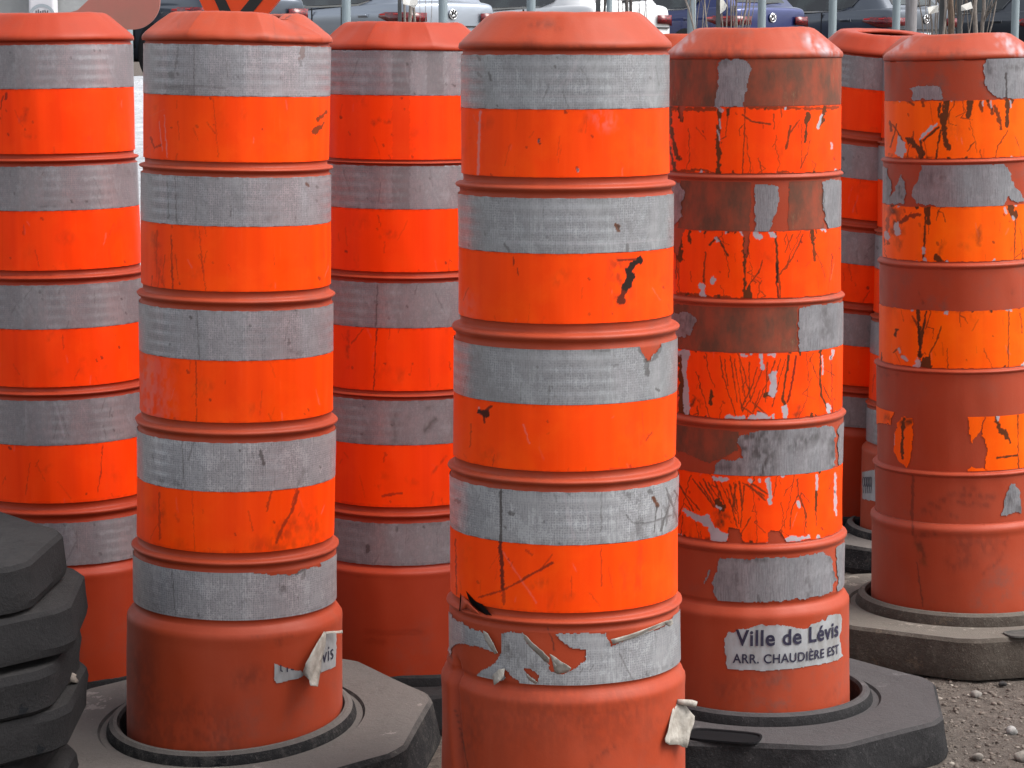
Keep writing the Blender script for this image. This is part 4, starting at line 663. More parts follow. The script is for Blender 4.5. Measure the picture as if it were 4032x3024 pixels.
# d3
d3 = Drum('dusty orange drum with a faceted cap standing between two nearer drums', Dof(.88), 873, 870,
    rowsA(48, 104, [109, 359, 612, 866, 1131], [206, 452, 709, 962, 1222], [345, 588, 845, 1096], 1237, 1445), [177, 180.5, 185, 190, 196, 208],
    mat=BODY_D, fine=1.1, seed=3, capf=8, capr=0.72)
bands(d3, GREY_P, ORANGE_R, {1: [(2, .6, 5, S('c', [(330, 190), (365, 295)])), (2, .7, 6, S('c', [(465, 240), (487, 355)])), (0, .3, 0, S('c', [(388, 160), (500, 160), (500, 430), (388, 430)]), 'poly'), (0, .25, 0, S('c', [(600, 160), (705, 160), (705, 430), (600, 430)]), 'poly')], 2: [(0, .25, 0, S('c', [(385, 880), (495, 880), (495, 1150), (385, 1150)]), 'poly'), (2, .4, 4, S('c', [(620, 980), (690, 1130)])), (0, .4, 10, S('c', [(260, 1095), (370, 1100)]), 'soft')], 3: [(0, .6, 5, S('d', [(297, 190), (283, 460)])), (0, .25, 20, S('d', [(430, 300), (420, 450)]), 'soft')], 4: [(0, .6, 18, S('d', [(650, 1030), (590, 1100)]), 'soft'), (0, .4, 14, S('d', [(600, 960), (640, 950)]), 'soft'), (0, .4, 26, S('d', [(400, 1000), (400, 1170)]), 'soft')], 5: [(0, .6, 10, S('h', [(218, 370), (220, 400)])), (0, .5, 8, S('h', [(385, 260), (388, 280)])), (0, .4, 12, S('h', [(60, 240), (300, 235), (680, 240)]), 'soft')]},  # dark upright rectangles paint the shade of the drum's facets
      {1: [(0, .45, 16, S('c', [(270, 605), (300, 590)]), 'soft'), (0, .45, 14, S('c', [(345, 598), (370, 600)]), 'soft'), (0, .4, 6, S('c', [(385, 680), (388, 685)])), (0, .16, 0, S('c', [(385, 430), (495, 430), (495, 850), (385, 850)]), 'poly')], 2: [(0, .4, 26, S('c', [(330, 1300), (380, 1300)]), 'soft'), (0, .4, 3, S('d', [(745, 30), (735, 110)])), (0, .3, 12, S('c', [(160, 1420), (165, 1500)]), 'soft')], 3: [(0, .7, 4, S('d', [(290, 460), (270, 850)])), (0, .45, 10, S('d', [(110, 480), (105, 700)]), 'soft'), (0, .4, 4, S('d', [(740, 670), (750, 720)]))], 4: [(0, .4, 8, S('d', [(720, 1260), (660, 1330), (620, 1390)]), 'soft'), (0, .5, 12, S('d', [(290, 1440), (305, 1460)]), 'soft'), (0, .55, 9, S('d', [(325, 1508), (380, 1495), (440, 1490)]))]})  # the dark rectangle continues the painted facet shade
d3.finish_body()
EMB = BODY_D
def q3(x, y): return ((1340 + x / 2.143), (2250 + y / 2.143))
p0, p1 = q3(205, 520), q3(690, 500)
d3.lettering('raised_lettering', 'SIGNALISATION', p0[0], p1[0], p0[1], 0.011, EMB, 0.0006, 0.0)
p0, p1 = q3(210, 600), q3(385, 600)
d3.lettering('raised_lettering', 'L\u00c9VIS', p0[0], p1[0], p0[1], 0.010, EMB, 0.0006, 0.0)
# d6 leaning, d8, d9
d6 = Drum('far orange drum leaning forward so the dark hole in its cap shows', Dof(.65), 1899, 1816,
    rowsA(79, 120, [128, 320, 506, 682, 860], [197, 391, 575, 750, 924], [288, 478, 656, 835], 940, 1078), [129, 133, 137, 141, 145, 153],
    mat=BODY_D, fine=.8, seed=6, tiltx=R(5.2), capr=0.78)
bands(d6, GREY_P, ORANGE_R); d6.finish_body()
d8 = Drum('orange drum almost hidden behind the right edge drum, small paper tag on its foot', Dof(.68), 2046, 2013,
    rowsA(78, 122, [130, 321, 518, 709, 902], [199, 395, 592, 781, 976], [303, 499, 689, 882], 992, 1163), [135, 139.5, 143, 147, 151, 160],
    mat=BODY_N, fine=.8, seed=8)
bands(d8, GREY_P, ORANGE_R)
d8.finish_body()
tg = B((1226, 1322), (1330, 1305), (1330, 1515), (1228, 1492))
st = d8.sleeve('sticker', d8.z['lip'], d8.z['sh'] - .002, STICK, 0.001, lambda x, y: in_poly(x, y, tg), backs=False, jit=3)
if st:
    bm = bmesh.new()
    for k in range(5):
        x0 = 1236 + 11 * k
        c = [B((x0 + 5 * math.cos(a), 1385 + 30 * math.sin(a)))[0] for a in np.linspace(0, 2 * math.pi, 12)] + [B((x0, 1455))[0]]
        pts = [d8.at(*p, 0.0018)[0] for p in c]
        add_tube(bm, pts, [0.0006] * len(pts), 5)
    bm_link('lettering', bm, INK, st, False)
d9 = Drum('orange drum hidden except for a bit of cap between two nearer drums', Dof(.60), 1476, 1476,
    rowsA(74, 112, [118, 275, 432, 592, 750], [183, 341, 500, 658, 812], [258, 416, 574, 732], 830, 970), [120, 123, 127, 131, 134, 143],
    mat=BODY_N, fine=.6, seed=9, capr=0.8)
bands(d9, GREY_P, ORANGE_R); d9.finish_body()

# ------------------------------------------------------------------ rubber weights round the feet
def rubber_base(name_label, loc, rad, rin, mat, rot=0.0, h=0.065, tilt=(0, 0), lip=0.015, slots=True, grp='rubber weights round the drum feet', seed=0, group=True, taper=0.012, lipw=0.022, name='rubber_base'):
    root = empty(name, loc); root.rotation_euler = (tilt[0], tilt[1], rot)
    tag(root, name_label, 'rubber weight', grp)
    bm = bmesh.new(); r = random.Random(seed); N = 96
    def octr(a):
        s_ = math.pi / 4; t = (a % s_) - s_ / 2; return rad * math.cos(s_ / 2) / math.cos(t)
    prof = []
    # rings: (radius type, z)
    def ring(fn, z): return [bm.verts.new((fn(a) * math.sin(a), -fn(a) * math.cos(a), z(a) if callable(z) else z)) for a in [2 * math.pi * k / N for k in range(N)]]
    nzf = lambda a, k, am: am * (math.sin(3 * a + seed + k) + 0.6 * math.sin(7 * a + k * 2 + seed))
    sm = lambda d: (lambda a: min(octr(a) - d, rad * 0.975 - d))
    R_ = [ring(lambda a: rin, 0.0), ring(lambda a: rin, h + lip * .7), ring(lambda a: rin + 0.004, h + lip), ring(lambda a: rin + lipw * .45, h + lip), ring(lambda a: rin + lipw * .75, h + lip * .75), ring(lambda a: rin + lipw * .95, h + lip * .2), ring(lambda a: rin + lipw, h - 0.004), ring(lambda a: rin + lipw + 0.010, h - 0.004), ring(lambda a: rin + lipw + 0.014, h)]
    for k in range(1, 5):
        t = k / 5
        R_.append(ring(lambda a, t=t: (rin + lipw + .014) * (1 - t) + (sm(taper + .006)(a)) * t, lambda a, k=k: h + nzf(a, k, 0.0010)))
    R_ += [ring(lambda a: sm(taper + .004)(a), lambda a: h - .001 + nzf(a, 5, .001)), ring(sm(taper - .002), lambda a: h - .007), ring(lambda a: sm(taper * .5)(a) + nzf(a, 2, .001), h * .55), ring(lambda a: sm(0)(a) + nzf(a, 3, .001), 0.012), ring(sm(0.003), 0.0)]
    for a, b in zip(R_[:-1], R_[1:]):
        for k in range(N): bm.faces.new((a[k], b[k], b[(k + 1) % N], a[(k + 1) % N]))
    a, b = R_[-1], R_[0]
    for k in range(N): bm.faces.new((a[k], b[k], b[(k + 1) % N], a[(k + 1) % N]))
    bm.normal_update()
    o = bm_link('weight_body', bm, mat, root, True)
    m = o.modifiers.new('e', 'EDGE_SPLIT'); m.split_angle = R(26)
    if slots:
        for q, a in enumerate((R(180 - 157), R(22 - 180 + 180 + 180 - 22 + 0))): pass
    return root
def slot(root, a, r, L=0.105, W=0.026, z=0.0):
    # recessed carrying grip: a dark raised-rim pocket let into the plate
    bm = bmesh.new(); t = Vector((math.cos(a), math.sin(a), 0)); c = Vector((r * math.sin(a), -r * math.cos(a), z)); n_ = Vector((math.sin(a), -math.cos(a), 0))
    pts = []
    for k in range(20):
        u = 2 * math.pi * k / 20; e = 4.0
        cx = math.copysign(abs(math.cos(u)) ** (2 / e), math.cos(u)) * L / 2; cy = math.copysign(abs(math.sin(u)) ** (2 / e), math.sin(u)) * W / 2
        pts.append((cx, cy))
    vs = [[bm.verts.new(c + t * (x * f) + n_ * (y * g) + Vector((0, 0, dz))) for x, y in pts] for f, g, dz in ((1.06, 1.22, .0005), (1.05, 1.2, .0035), (1.0, 1.0, .0035), (.98, .95, .0012))]
    for A_, B_ in zip(vs[:-1], vs[1:]):
        for k in range(20): bm.faces.new((A_[k], A_[(k + 1) % 20], B_[(k + 1) % 20], B_[k]))
    bm.faces.new(vs[-1]); bm.normal_update()
    return bm_link('grip', bm, HOLE, root, False)
HOLE = mat_simple('dark_rubber_recess', (0.008, 0.008, 0.009), 0.9, spec=0.1)
def foot(dr, z): 
    q = dr.Rn @ np.array([0, 0, z]) + dr.Ln; return Vector((q[0], q[1], 0))
WG = 'rubber weights round the drum feet'
b2 = rubber_base('octagonal dusty grey rubber weight around the drum with the torn flapping sticker', foot(d2, .05), .345, d2.rad[5] + .006, RUBBER, R(13 + 0), .080, (R(3.6), R(-3.6)), seed=1); b2.location.z += .024
slot(b2, R(-13 + 8), .292, .11, .040, .0805)
b5 = rubber_base('black octagonal rubber weight around the drum with the white town sticker', foot(d5, .05) + Vector((.012, 0, 0)), .345, d5.rad[5] + .009, mat_rubber('grey_black_rubber', (0.115, 0.108, 0.110)), R(-29 + 0), .072, (0, 0), seed=2)
slot(b5, R(-17 + 29), .283, .115, .055, .0725)
b7 = rubber_base('brown muddy rubber weight around the drum at the right edge', foot(d7, .05), .345, d7.rad[5] + .010, RUBBER_B, R(-8), .076, (R(-.5), 0), seed=3, lip=.02)
s7 = slot(b7, R(26), .290, .12, .045, .0765)
s7.data.materials[0] = mat_simple('grey_recess', (0.045, 0.043, 0.04), .9, 0, 40, (0.08, 0.075, 0.066))
b1 = rubber_base('thin black ridged rubber weight under the drum behind the stack of weights', foot(d1, .05) + Vector((0, .02, 0)), .275, d1.rad[5] + .005, RUBBER_K, R(10), .06, (0, 0), seed=4, lip=.02, lipw=.018)
b3 = rubber_base('dark flat rubber weight under the drum with the faceted cap', foot(d3, .05) + Vector((.03, .01, 0)), .29, d3.rad[5] + .005, RUBBER_K, R(0), .070, (0, 0), seed=5, lip=.014, lipw=.018)
b4 = rubber_base('grey rubber weight under the nearest drum, only its rim in view', foot(d4, .05), .30, d4.rad[5] + .008, RUBBER, R(20), .062, (0, 0), seed=6)
b6 = rubber_base('rubber weight under the leaning far drum', foot(d6, .05), .33, d6.rad[5] + .012, RUBBER_K, R(20), .06, (0, 0), seed=7)
b8 = rubber_base('grey rubber weight under the drum with the paper tag', foot(d8, .05), .33, d8.rad[5] + .012, RUBBER, R(30), .06, (0, 0), seed=8)
b9 = rubber_base('rubber weight under the hidden drum between two nearer drums', foot(d9, .05), .33, d9.rad[5] + .012, RUBBER_K, R(0), .06, (0, 0), seed=9)

# the leaning stack of weights at the left edge (edge-on, hole hidden)
SG = 'rubber weights stacked at the left edge'
LBL = ['topmost black rubber weight of the stack at the left edge, dusty on top', 'second black rubber weight from top of left stack, sticking out furthest', 'third black rubber weight from top of left stack, narrowing downwards',
       'fourth black rubber weight from top of left stack, crumb of dirt on its rim', 'fifth rubber weight from top of left stack, greyer and set back', 'sixth rubber weight from the top of the left stack, below the frame', 'bottom rubber weight of the left stack, on the gravel']
for k, (zt, xr, flip, rot, tx, ty) in enumerate([(.392, -.672, 0, 20, R(.5), R(.6)), (.317, -.638, 0, 27, R(.3), R(.4)), (.236, -.650, 1, 22, R(.2), R(.2)), (.167, -.642, 1, 25, 0, 0), (.116, -.69, 0, 19, 0, 0), (.060, -.66, 0, 24, 0, 0), (0.004, -.65, 0, 21, 0, 0)]):
    hh = .066 if k < 4 else .047
    o = rubber_base(LBL[k], (xr - .307, 3.46 + .02 * (k % 2), zt + (hh + .001 if flip else 0)), .33, .19, RUBBER_K, R(rot), hh, (tx + (math.pi if flip else 0), ty), lip=.003, seed=20 + k, taper=.007, lipw=.02, grp=SG, name='rubber_base')
bm = bmesh.new(); bmesh.ops.create_icosphere(bm, subdivisions=2, radius=1)
for v in bm.verts: v.co = Vector((v.co.x * .014, v.co.y * .012, v.co.z * .010)) * (1 + .3 * math.sin(v.co.x * 5 + v.co.z * 4))
CR = bm_link('dirt_clod', bm, mat_simple('pale_clod', (0.22, 0.19, 0.16), 0.95, 0, 60, (0.12, 0.10, 0.09), 0.5, 90)); CR.location = (-.662, 3.50, .243)
tag(CR, 'pale crumb of dirt lying on the fourth rubber weight of the left stack', 'dirt clod')

# ------------------------------------------------------------------ ground
def ground_z(x, y):
    t = np.clip((y - 9) / 22.0, 0, 1); t = t * t * (3 - 2 * t)
    return 0.77 * t
def mat_gravel():
    n = NT('gravel_ground'); v = n.coord('Object'); a = n.noise(v, 2.2, 6, 0.7); b = n.noise(v, 60, 8, 0.78); c2 = n.noise(v, 300, 4, 0.7)
    c = n.mix(n.ramp(b, 0.34, 0.68), (0.040, 0.031, 0.026), (0.175, 0.146, 0.125)); c = n.mix(n.math('MULTIPLY', n.ramp(a, 0.35, 0.7), .6), c, (0.075, 0.062, 0.053))
    c = n.mix(n.math('MULTIPLY', n.ramp(c2, 0.50, 0.74), 0.5), c, (0.26, 0.235, 0.215)); n.base(c)
    n.set(Roughness=0.95, Specular_IOR_Level=0.2); n.bump(n.math('ADD', b, n.math('MULTIPLY', c2, .5)), 0.9, 0.006); return n.m
GRAVEL = mat_gravel()
def grid_sheet(name, xs, ys, zf, mat):
    X, Y = np.meshgrid(xs, ys); Z = zf(X, Y); V = np.stack([X, Y, Z], -1).reshape(-1, 3); n, m = X.shape
    i = np.arange(n - 1)[:, None] * m + np.arange(m - 1)[None, :]; Q = np.stack([i, i + 1, i + m + 1, i + m], -1).reshape(-1, 4)
    me = mesh_np(name, V, Q); set_uv(me, np.stack([X, Y], -1).reshape(-1, 2)); return link(name, me, mat)
fx = np.concatenate([np.linspace(-300, -6, 16), np.linspace(-4.5, 5.5, 700), np.linspace(7, 300, 16)])
fy = np.concatenate([np.linspace(-40, 1, 5), np.linspace(1.5, 9.5, 560), np.linspace(9.8, 40, 60), np.linspace(48, 1200, 14)])
def gz(X, Y):
    near = np.clip((9.4 - Y) / 2, 0, 1) * np.clip((Y - 1.2) / .5, 0, 1) * np.clip((5.4 - np.abs(X - .5)) / .5, 0, 1)
    m = 0.012 * (fbm(X * 2.2, Y * 2.2, 3, 3) - .5) + 0.007 * (fbm(X * 16, Y * 16, 5, 3) - .5) + 0.004 * (vnoise(X * 60, Y * 60, 8) - .5)
    rut = 0.010 * np.sin((X * 0.9 - Y * 0.75) * 14) * np.clip((X - .8) * 3, 0, 1)
    return ground_z(X, Y) + near * (m + rut * .5 - 0.004)
g = grid_sheet('ground', fx, fy, gz, GRAVEL); tag(g, kind='structure')
# loose stones
def stones(name, n, seed, region, smin, smax, mat, kind='stuff'):
    r = np.random.default_rng(seed); bm = bmesh.new(); bmesh.ops.create_icosphere(bm, subdivisions=1, radius=1)
    bv = np.array([v.co[:] for v in bm.verts]); bf = np.array([[v.index for v in f.verts] for f in bm.faces]); bm.free()
    x = r.uniform(region[0], region[1], n); y = r.uniform(region[2], region[3], n); s_ = smin * (smax / smin) ** (r.random(n) ** 5.0)
    jit = 1 + r.uniform(-.28, .28, (n, len(bv), 1)); sc = np.stack([r.uniform(.8, 1.4, n), r.uniform(.8, 1.3, n), r.uniform(.35, .75, n)], -1)
    V = bv[None] * jit * sc[:, None] * s_[:, None, None]; a = r.uniform(0, 6.28, n); ca, sa = np.cos(a)[:, None], np.sin(a)[:, None]
    X = V[..., 0] * ca - V[..., 1] * sa; Y = V[..., 0] * sa + V[..., 1] * ca
    z0 = gz(x, y) + s_ * sc[:, 2] * .25
    V = np.stack([X + x[:, None], Y + y[:, None], V[..., 2] + z0[:, None]], -1).reshape(-1, 3)
    Fc = (bf[None] + (np.arange(n) * len(bv))[:, None, None]).reshape(-1, 3)
    me = mesh_np(name, V, Fc); o = link(name, me, mat, None, False)
    val = np.repeat(r.random(n), len(bv)); w = np.stack([val, val, val], -1); set_wear(me, w)
    return tag(o, kind=kind)
def mat_stone():
    n = NT('loose_stone'); a = n.n('ShaderNodeAttribute', attribute_name='wear'); r_ = n.n('ShaderNodeValToRGB'); e = r_.color_ramp.elements
    e[0].color = (0.05, 0.042, 0.038, 1); e[1].color = (0.36, 0.325, 0.28, 1); e[1].position = 1; m_ = e.new(.6); m_.color = (0.150, 0.122, 0.103, 1); m2 = e.new(.92); m2.color = (0.20, 0.17, 0.148, 1)
    n.l(a.outputs['Fac'], r_.inputs[0]); nz = n.noise(n.coord('Object'), 90, 5, .7); n.base(n.mix(n.math('MULTIPLY', nz, .5), r_.outputs[0], (0.145, 0.12, 0.10))); n.set(Roughness=.9, Specular_IOR_Level=.25); n.bump(nz, .5, .003); return n.m
STONE = mat_stone()
stones('gravel_stones', 26000, 3, (-1.6, 2.2, 2.6, 6.6), .0010, .0065, STONE)
stones('gravel_stones', 24000, 4, (.45, 1.35, 3.4, 5.2), .0010, .0060, STONE)
def pebble(px, py, w, label, c, sd_):
    w = w * .8
    bm = bmesh.new(); bmesh.ops.create_icosphere(bm, subdivisions=3, radius=w / 2)
    for v in bm.verts:
        q = v.co * (14 / w * .05); k = 1 + .16 * math.sin(q.x * 7 + sd_) + .13 * math.sin(q.y * 9 + q.z * 5 + sd_ * 2) ; v.co = Vector((v.co.x * k * 1.1, v.co.y * k * .9, v.co.z * k * .72))
    c = tuple(q * .55 for q in c); w_s = w; o = bm_link('stone', bm, mat_simple('stone_grey', c, .9, 0, 50, tuple(k * .35 for k in c), .5, 120)); p = unproj(px * D2S, py * D2S, Z=0); o.location = (p.x, p.y, w * .12)
    tag(o, label, 'stone')
def t5(x, y): return ((3200 + x / 2.6587) / D2S, (2500 + y / 2.6587) / D2S)
pebble(*t5(1080, 370), .030, 'round grey stone against the edge of the brown muddy rubber weight', (0.30, 0.29, 0.28), 1)
pebble(*t5(2085, 1020), .026, 'white quartz pebble on the gravel near the right edge', (0.62, 0.60, 0.57), 2)
pebble(*t5(1720, 640), .024, 'flat pale stone in the middle of the open gravel', (0.46, 0.42, 0.38), 3)
pebble(*t5(1170, 712), .026, 'small beige stone beside the back corner of the black rubber weight', (0.40, 0.35, 0.31), 4)
pebble(*t5(1985, 520), .017, 'small dark stone on the gravel below the brown muddy weight', (0.07, 0.065, 0.065), 5)
pebble(*t5(2190, 1300), .034, 'cream stone cut by the right edge of the photo', (0.52, 0.48, 0.42), 6)
pebble(*t5(1720, 1290), .022, 'beige stone near the bottom of the open gravel', (0.45, 0.40, 0.35), 7)

# snow bank between the yard and the car park
def mat_snow():
    n = NT('old_snow'); v = n.coord('Object'); a = n.noise(v, 14, 8, .75); b = n.noise(v, 90, 5, .8)
    c = n.mix(n.ramp(a, .40, .66), (0.42, 0.44, 0.47), (0.68, 0.69, 0.71)); c = n.mix(n.math('MULTIPLY', n.ramp(b, .50, .66), .7), c, (0.24, 0.25, 0.27)); n.base(c); n.set(Roughness=.8)
    n.bump(n.math('ADD', a, b), .8, .02); return n.m
xs = np.linspace(-9, 3, 260); ys = np.linspace(9.0, 19.5, 220)
def sz(X, Y):
    # long slope rising to the car park level
    z = 0.05 + (Y - 9.0) / 9.5 * 0.93 ; edge = np.clip((Y - 9.0) / .6, 0, 1) * np.clip((19.5 - Y) / 1.0, 0, 1) * np.clip((X + 9) / .8, 0, 1) * np.clip((3 - X) / .8, 0, 1)
    z = z + 0.06 * (fbm(X * 1.1, Y * 1.1, 5, 4) - .5) + 0.05 * (fbm(X * 6, Y * 6, 6, 3) - .5)
    return ground_z(X, Y) * (1 - edge) - .05 * (1 - edge) + z * edge
sn = grid_sheet('snow_bank', xs, ys, sz, mat_snow()); tag(sn, kind='structure')

# ------------------------------------------------------------------ fence posts, stakes, bare saplings, signs, wall
POST = mat_simple('galvanised_post', (0.30, 0.36, 0.39), .55, .35, 5, (0.22, 0.27, 0.29), .2, 40, vscale=(30, 30, 1))
PW = dict()
names = ['behind the pink sign and the snow', 'left of the silver car handle', 'beside the silver car emblem', 'above the nearest drum on the left part of its cap', 'above the right part of the nearest drum cap', 'in front of the white car and blue car gap', 'just left of the blue car emblem', 'in front of the dark grey car door', 'crossing the dark grey car tail light', 'wider weathered post right of the dark grey car tail light', 'last post at the right edge over the charcoal car light']
for k, (xc, w) in enumerate([(276, 20.5), (748, 19.6), (957, 19.4), (1147, 19.2), (1316, 12), (1494, 18.4), (1645.5, 17.6), (1798.5, 17.4), (1936, 17.0), (1968, 24), (2193, 16.6)]):
    D_ = 5200 * .076 / (w if w not in (12, 24) else 19)
    rad = .038 if w not in (12, 24) else (.025 if w == 12 else .05)
    p = unproj(xc * D2S, 40 * D2S, Y=D_); bm = bmesh.new(); z0 = float(ground_z(0, D_)) - .1
    add_tube(bm, [(0, 0, z0), (0, 0, 1.4), (0.004, 0, 2.7)], [rad] * 3, 20); 
    o = bm_link('fence_post', bm, POST if w != 24 else mat_simple('weathered_post', (0.27, 0.26, 0.27), .8, 0, 6, (0.17, 0.16, 0.16), .3, 20, vscale=(20, 20, 1)), None)
    cp_ = bmesh.new(); bmesh.ops.create_uvsphere(cp_, u_segments=16, v_segments=8, radius=rad * 1.15, matrix=Matrix.Translation((0.004, 0, 2.7)) @ Matrix.Diagonal((1, 1, .5, 1)))
    bm_link('cap', cp_, POST, o)
    o.location = (p.x, D_, 0); m = o.modifiers.new('e', 'EDGE_SPLIT'); m.split_angle = R(50)
    tag(o, 'tall round galvanised fence post ' + names[k] if w != 24 else 'wider weathered grey post right of the dark grey car tail light', 'fence post', 'fence posts in front of the parked cars')

BARK = mat_simple('pale_bark', (0.26, 0.225, 0.20), .85, 0, 20, (0.12, 0.10, 0.085), .4, 50, vscale=(6, 6, 1)); BARK2 = mat_simple('brown_bark', (0.20, 0.14, 0.10), .85, 0, 20, (0.09, 0.065, 0.05), .4, 50, vscale=(6, 6, 1))
STAKE = mat_simple('dark_stake', (0.035, 0.038, 0.040), .7, 0, 12, (0.06, 0.06, 0.06)); TAGM = mat_simple('cream_tag', (0.68, 0.66, 0.61), .6)
def sapling(label, Y, stems, twigs, seed, mat=BARK, group='bare saplings in front of the parked cars'):
    """stems: (x0,x1,width px) bottom/top x at photo rows 100 and -60"""
    r = random.Random(seed); xm = sum(s_[0] for s_ in stems) / len(stems); base = unproj(xm * D2S, 100 * D2S, Y=Y); gz0 = float(ground_z(0, Y))
    root = empty('bare_sapling', (base.x, Y, gz0)); tag(root, label, 'bare sapling', group)
    s_px = 5200 / Y
    for i, (x0, x1, w) in enumerate(stems):
        bm = bmesh.new(); yo = r.uniform(-.12, .12); pts = []; rr = []
        zt = 2.9 - gz0; n_ = 22
        for k in range(n_ + 1):
            t = k / n_; z = t * zt; tz = (z + gz0 - 1.17) * s_px   # rows above horizon
            u = (tz + 0) / 150.0; xx = x0 + (x1 - x0) * u if u > -.4 else x0 + (x1 - x0) * -.4 + (xm - x0) * min(1, (-.4 - u) * .35)
            pts.append(((xx - 1106) / s_px - base.x + .006 * math.sin(k * 1.7 + i * 2 + seed), yo + .006 * math.sin(k * 1.1 + i), z)); rr.append(w / s_px / 2 * (1.1 - .45 * t))
        add_tube(bm, pts, rr, 7)
        # side shoots
        for q in range(3):
            k = r.randint(9, 20); p = Vector(pts[k]); d = Vector((r.uniform(-.6, .6), r.uniform(-.4, .4), 1.0)).normalized(); L = r.uniform(.25, .7)
            add_tube(bm, [p, p + d * L * .5 + Vector((0, 0, .03)), p + d * L + Vector((0, 0, .12))], [rr[k] * .45, rr[k] * .3, .0015], 5)
        bm_link('stem', bm, mat, root)
    if twigs:
        bm = bmesh.new()
        for (x0, x1, w) in twigs:
            yo = r.uniform(-.2, .2); a = ((x0 - 1106) / s_px - base.x, yo, .25); b = ((x0 - 1106) / s_px - base.x, yo, 1.17 + (110 - 80) / s_px - gz0); c = ((x1 - 1106) / s_px - base.x, yo, 1.17 + (110 + 40) / s_px - gz0); m_ = [(b[0] * .6 + c[0] * .4) + r.uniform(-.01, .01), yo, b[2] * .6 + c[2] * .4]
            e = (c[0] + (c[0] - b[0]) * .5, yo, c[2] + .35)
            add_tube(bm, [a, b, m_, c, e], [w / s_px * .55, w / s_px * .5, w / s_px * .45, w / s_px * .36, .002], 5)
        o = bm_link('twigs', bm, mat, root)
    return root
def stake(xc, w, Y, label, tagp=None):
    p = unproj(xc * D2S, 60 * D2S, Y=Y); gz0 = float(ground_z(0, Y)); s_px = 5200 / Y; bm = bmesh.new()
    add_box(bm, (0, 0, (2.6 - gz0) / 2), (w / s_px, w / s_px, 2.6 - gz0)); o = bm_link('stake', bm, STAKE, None, False, .003); o.location = (p.x, Y, gz0); o.rotation_euler = (R(.6), R(.3), 0); tag(o, label, 'stake', 'dark wooden stakes among the saplings')
def paper_tag(poly, Y, label):
    P = [unproj(x * D2S, y * D2S, Y=Y) for x, y in poly]; c = sum(P, Vector()) / len(P); bm = bmesh.new()
    f = bm.faces.new([bm.verts.new(p - c + Vector((0, .012 * math.sin(i * 2), 0))) for i, p in enumerate(P)]); bmesh.ops.triangulate(bm, faces=[f])
    o = bm_link('plant_tag', bm, TAGM, None, False); o.location = c; m = o.modifiers.new('s', 'SOLIDIFY'); m.thickness = .004; tag(o, label, 'plant tag', 'pale tags tied to the saplings')
YS = 19.0
sapling('bare sapling with a pale wrap above the middle drum with the faceted cap', YS, [(880, 878, 6), (888, 889, 9), (897, 896, 7)], [(911, 910, 1.2), (921, 922, 1.4), (929, 935, 1.4)], 1)
stake(862, 8, YS - .25, 'dark stake beside the sapling with the pale wrap, over the silver car tail light')
paper_tag([(869, -8), (888, -6), (903, -8), (902, 10), (894, 16), (884, 12), (871, 9)], YS - .35, 'pale wrap tied round the sapling over the silver car tail light')
sapling('thin dark twiggy sapling above the right part of the nearest drum cap', YS, [(1306, 1304, 6), (1349, 1350, 9), (1362, 1362, 8), (1381, 1379, 2), (1386, 1392, 2)], [(1338, 1331, 2.4), (1345, 1336, 2), (1352, 1344, 2.2), (1392, 1388, 1.6), (1370, 1374, 1.8)], 2, mat_simple('dark_bark', (0.09, 0.08, 0.075), .85))
stake(1290, 10, YS - .25, 'dark stake left of the thin dark twiggy sapling')
sapling('many-stemmed pale sapling above the weathered drum with the town sticker', YS, [(1566, 1560, 3.2), (1572, 1575, 3.6), (1588, 1585, 5), (1596, 1614, 5), (1605, 1616, 3), (1560, 1553, 2.6)], [(1577, 1571, 2), (1582, 1590, 2), (1592, 1570, 2.2), (1600, 1622, 2.4), (1610, 1630, 2), (1555, 1549, 1.6), (1569, 1580, 2), (1586, 1600, 2)], 3)
sapling('leaning forked sapling in front of the blue car', YS - .6, [(1507, 1462, 4.5), (1504, 1522, 2.2), (1533, 1512, 3.4)], [(1500, 1496, 1.6), (1516, 1540, 1.6), (1498, 1512, 1.5)], 4)
stake(1549.5, 9.5, YS - .3, 'dark stake with a cream tag in front of the blue car')
paper_tag([(1556, -10), (1566, 4), (1570, 12), (1566, 22), (1556, 30), (1555, 8)], YS - .4, 'cream tag on the stake in front of the blue car')
sapling('brown-barked sapling above the drum at the right edge', YS, [(2046, 2042, 15), (2033, 2030, 4)], [(2052, 2060, 3), (2040, 2028, 2.4), (2056, 2046, 2.4), (2030, 2022, 2), (2060, 2072, 2)], 5, BARK2)
sapling('pale sapling cluster left of the brown-barked sapling', YS - .3, [(2009, 1998, 5), (2016, 2012, 4), (2024, 2026, 6)], [(2012, 2004, 2), (2020, 2030, 2.2), (2002, 1990, 2), (1992, 1970, 3), (1986, 1976, 2)], 6)
sapling('pale forked sapling right of the brown-barked sapling', YS - .2, [(2096, 2090, 11), (2112, 2113, 9), (2116, 2146, 3.5), (2065, 2068, 8)], [(2120, 2136, 2), (2088, 2078, 2.2), (2104, 2098, 2), (2108, 2126, 2), (2075, 2092, 2.6)], 7)
stake(2031, 9, YS - .35, 'dark stake left of the brown-barked sapling trunk')
stake(2070, 8.5, YS - .35, 'dark stake right of the brown-barked sapling trunk')
paper_tag([(2003, 16), (2020, 13), (2026, 11), (2027, 26), (2014, 29), (2006, 30)], YS - .5, 'square cream tag on the pale sapling cluster')
paper_tag([(2076, 12), (2098, 4), (2101, 18), (2088, 22), (2077, 23)], YS - .5, 'white tag on the pale forked sapling')

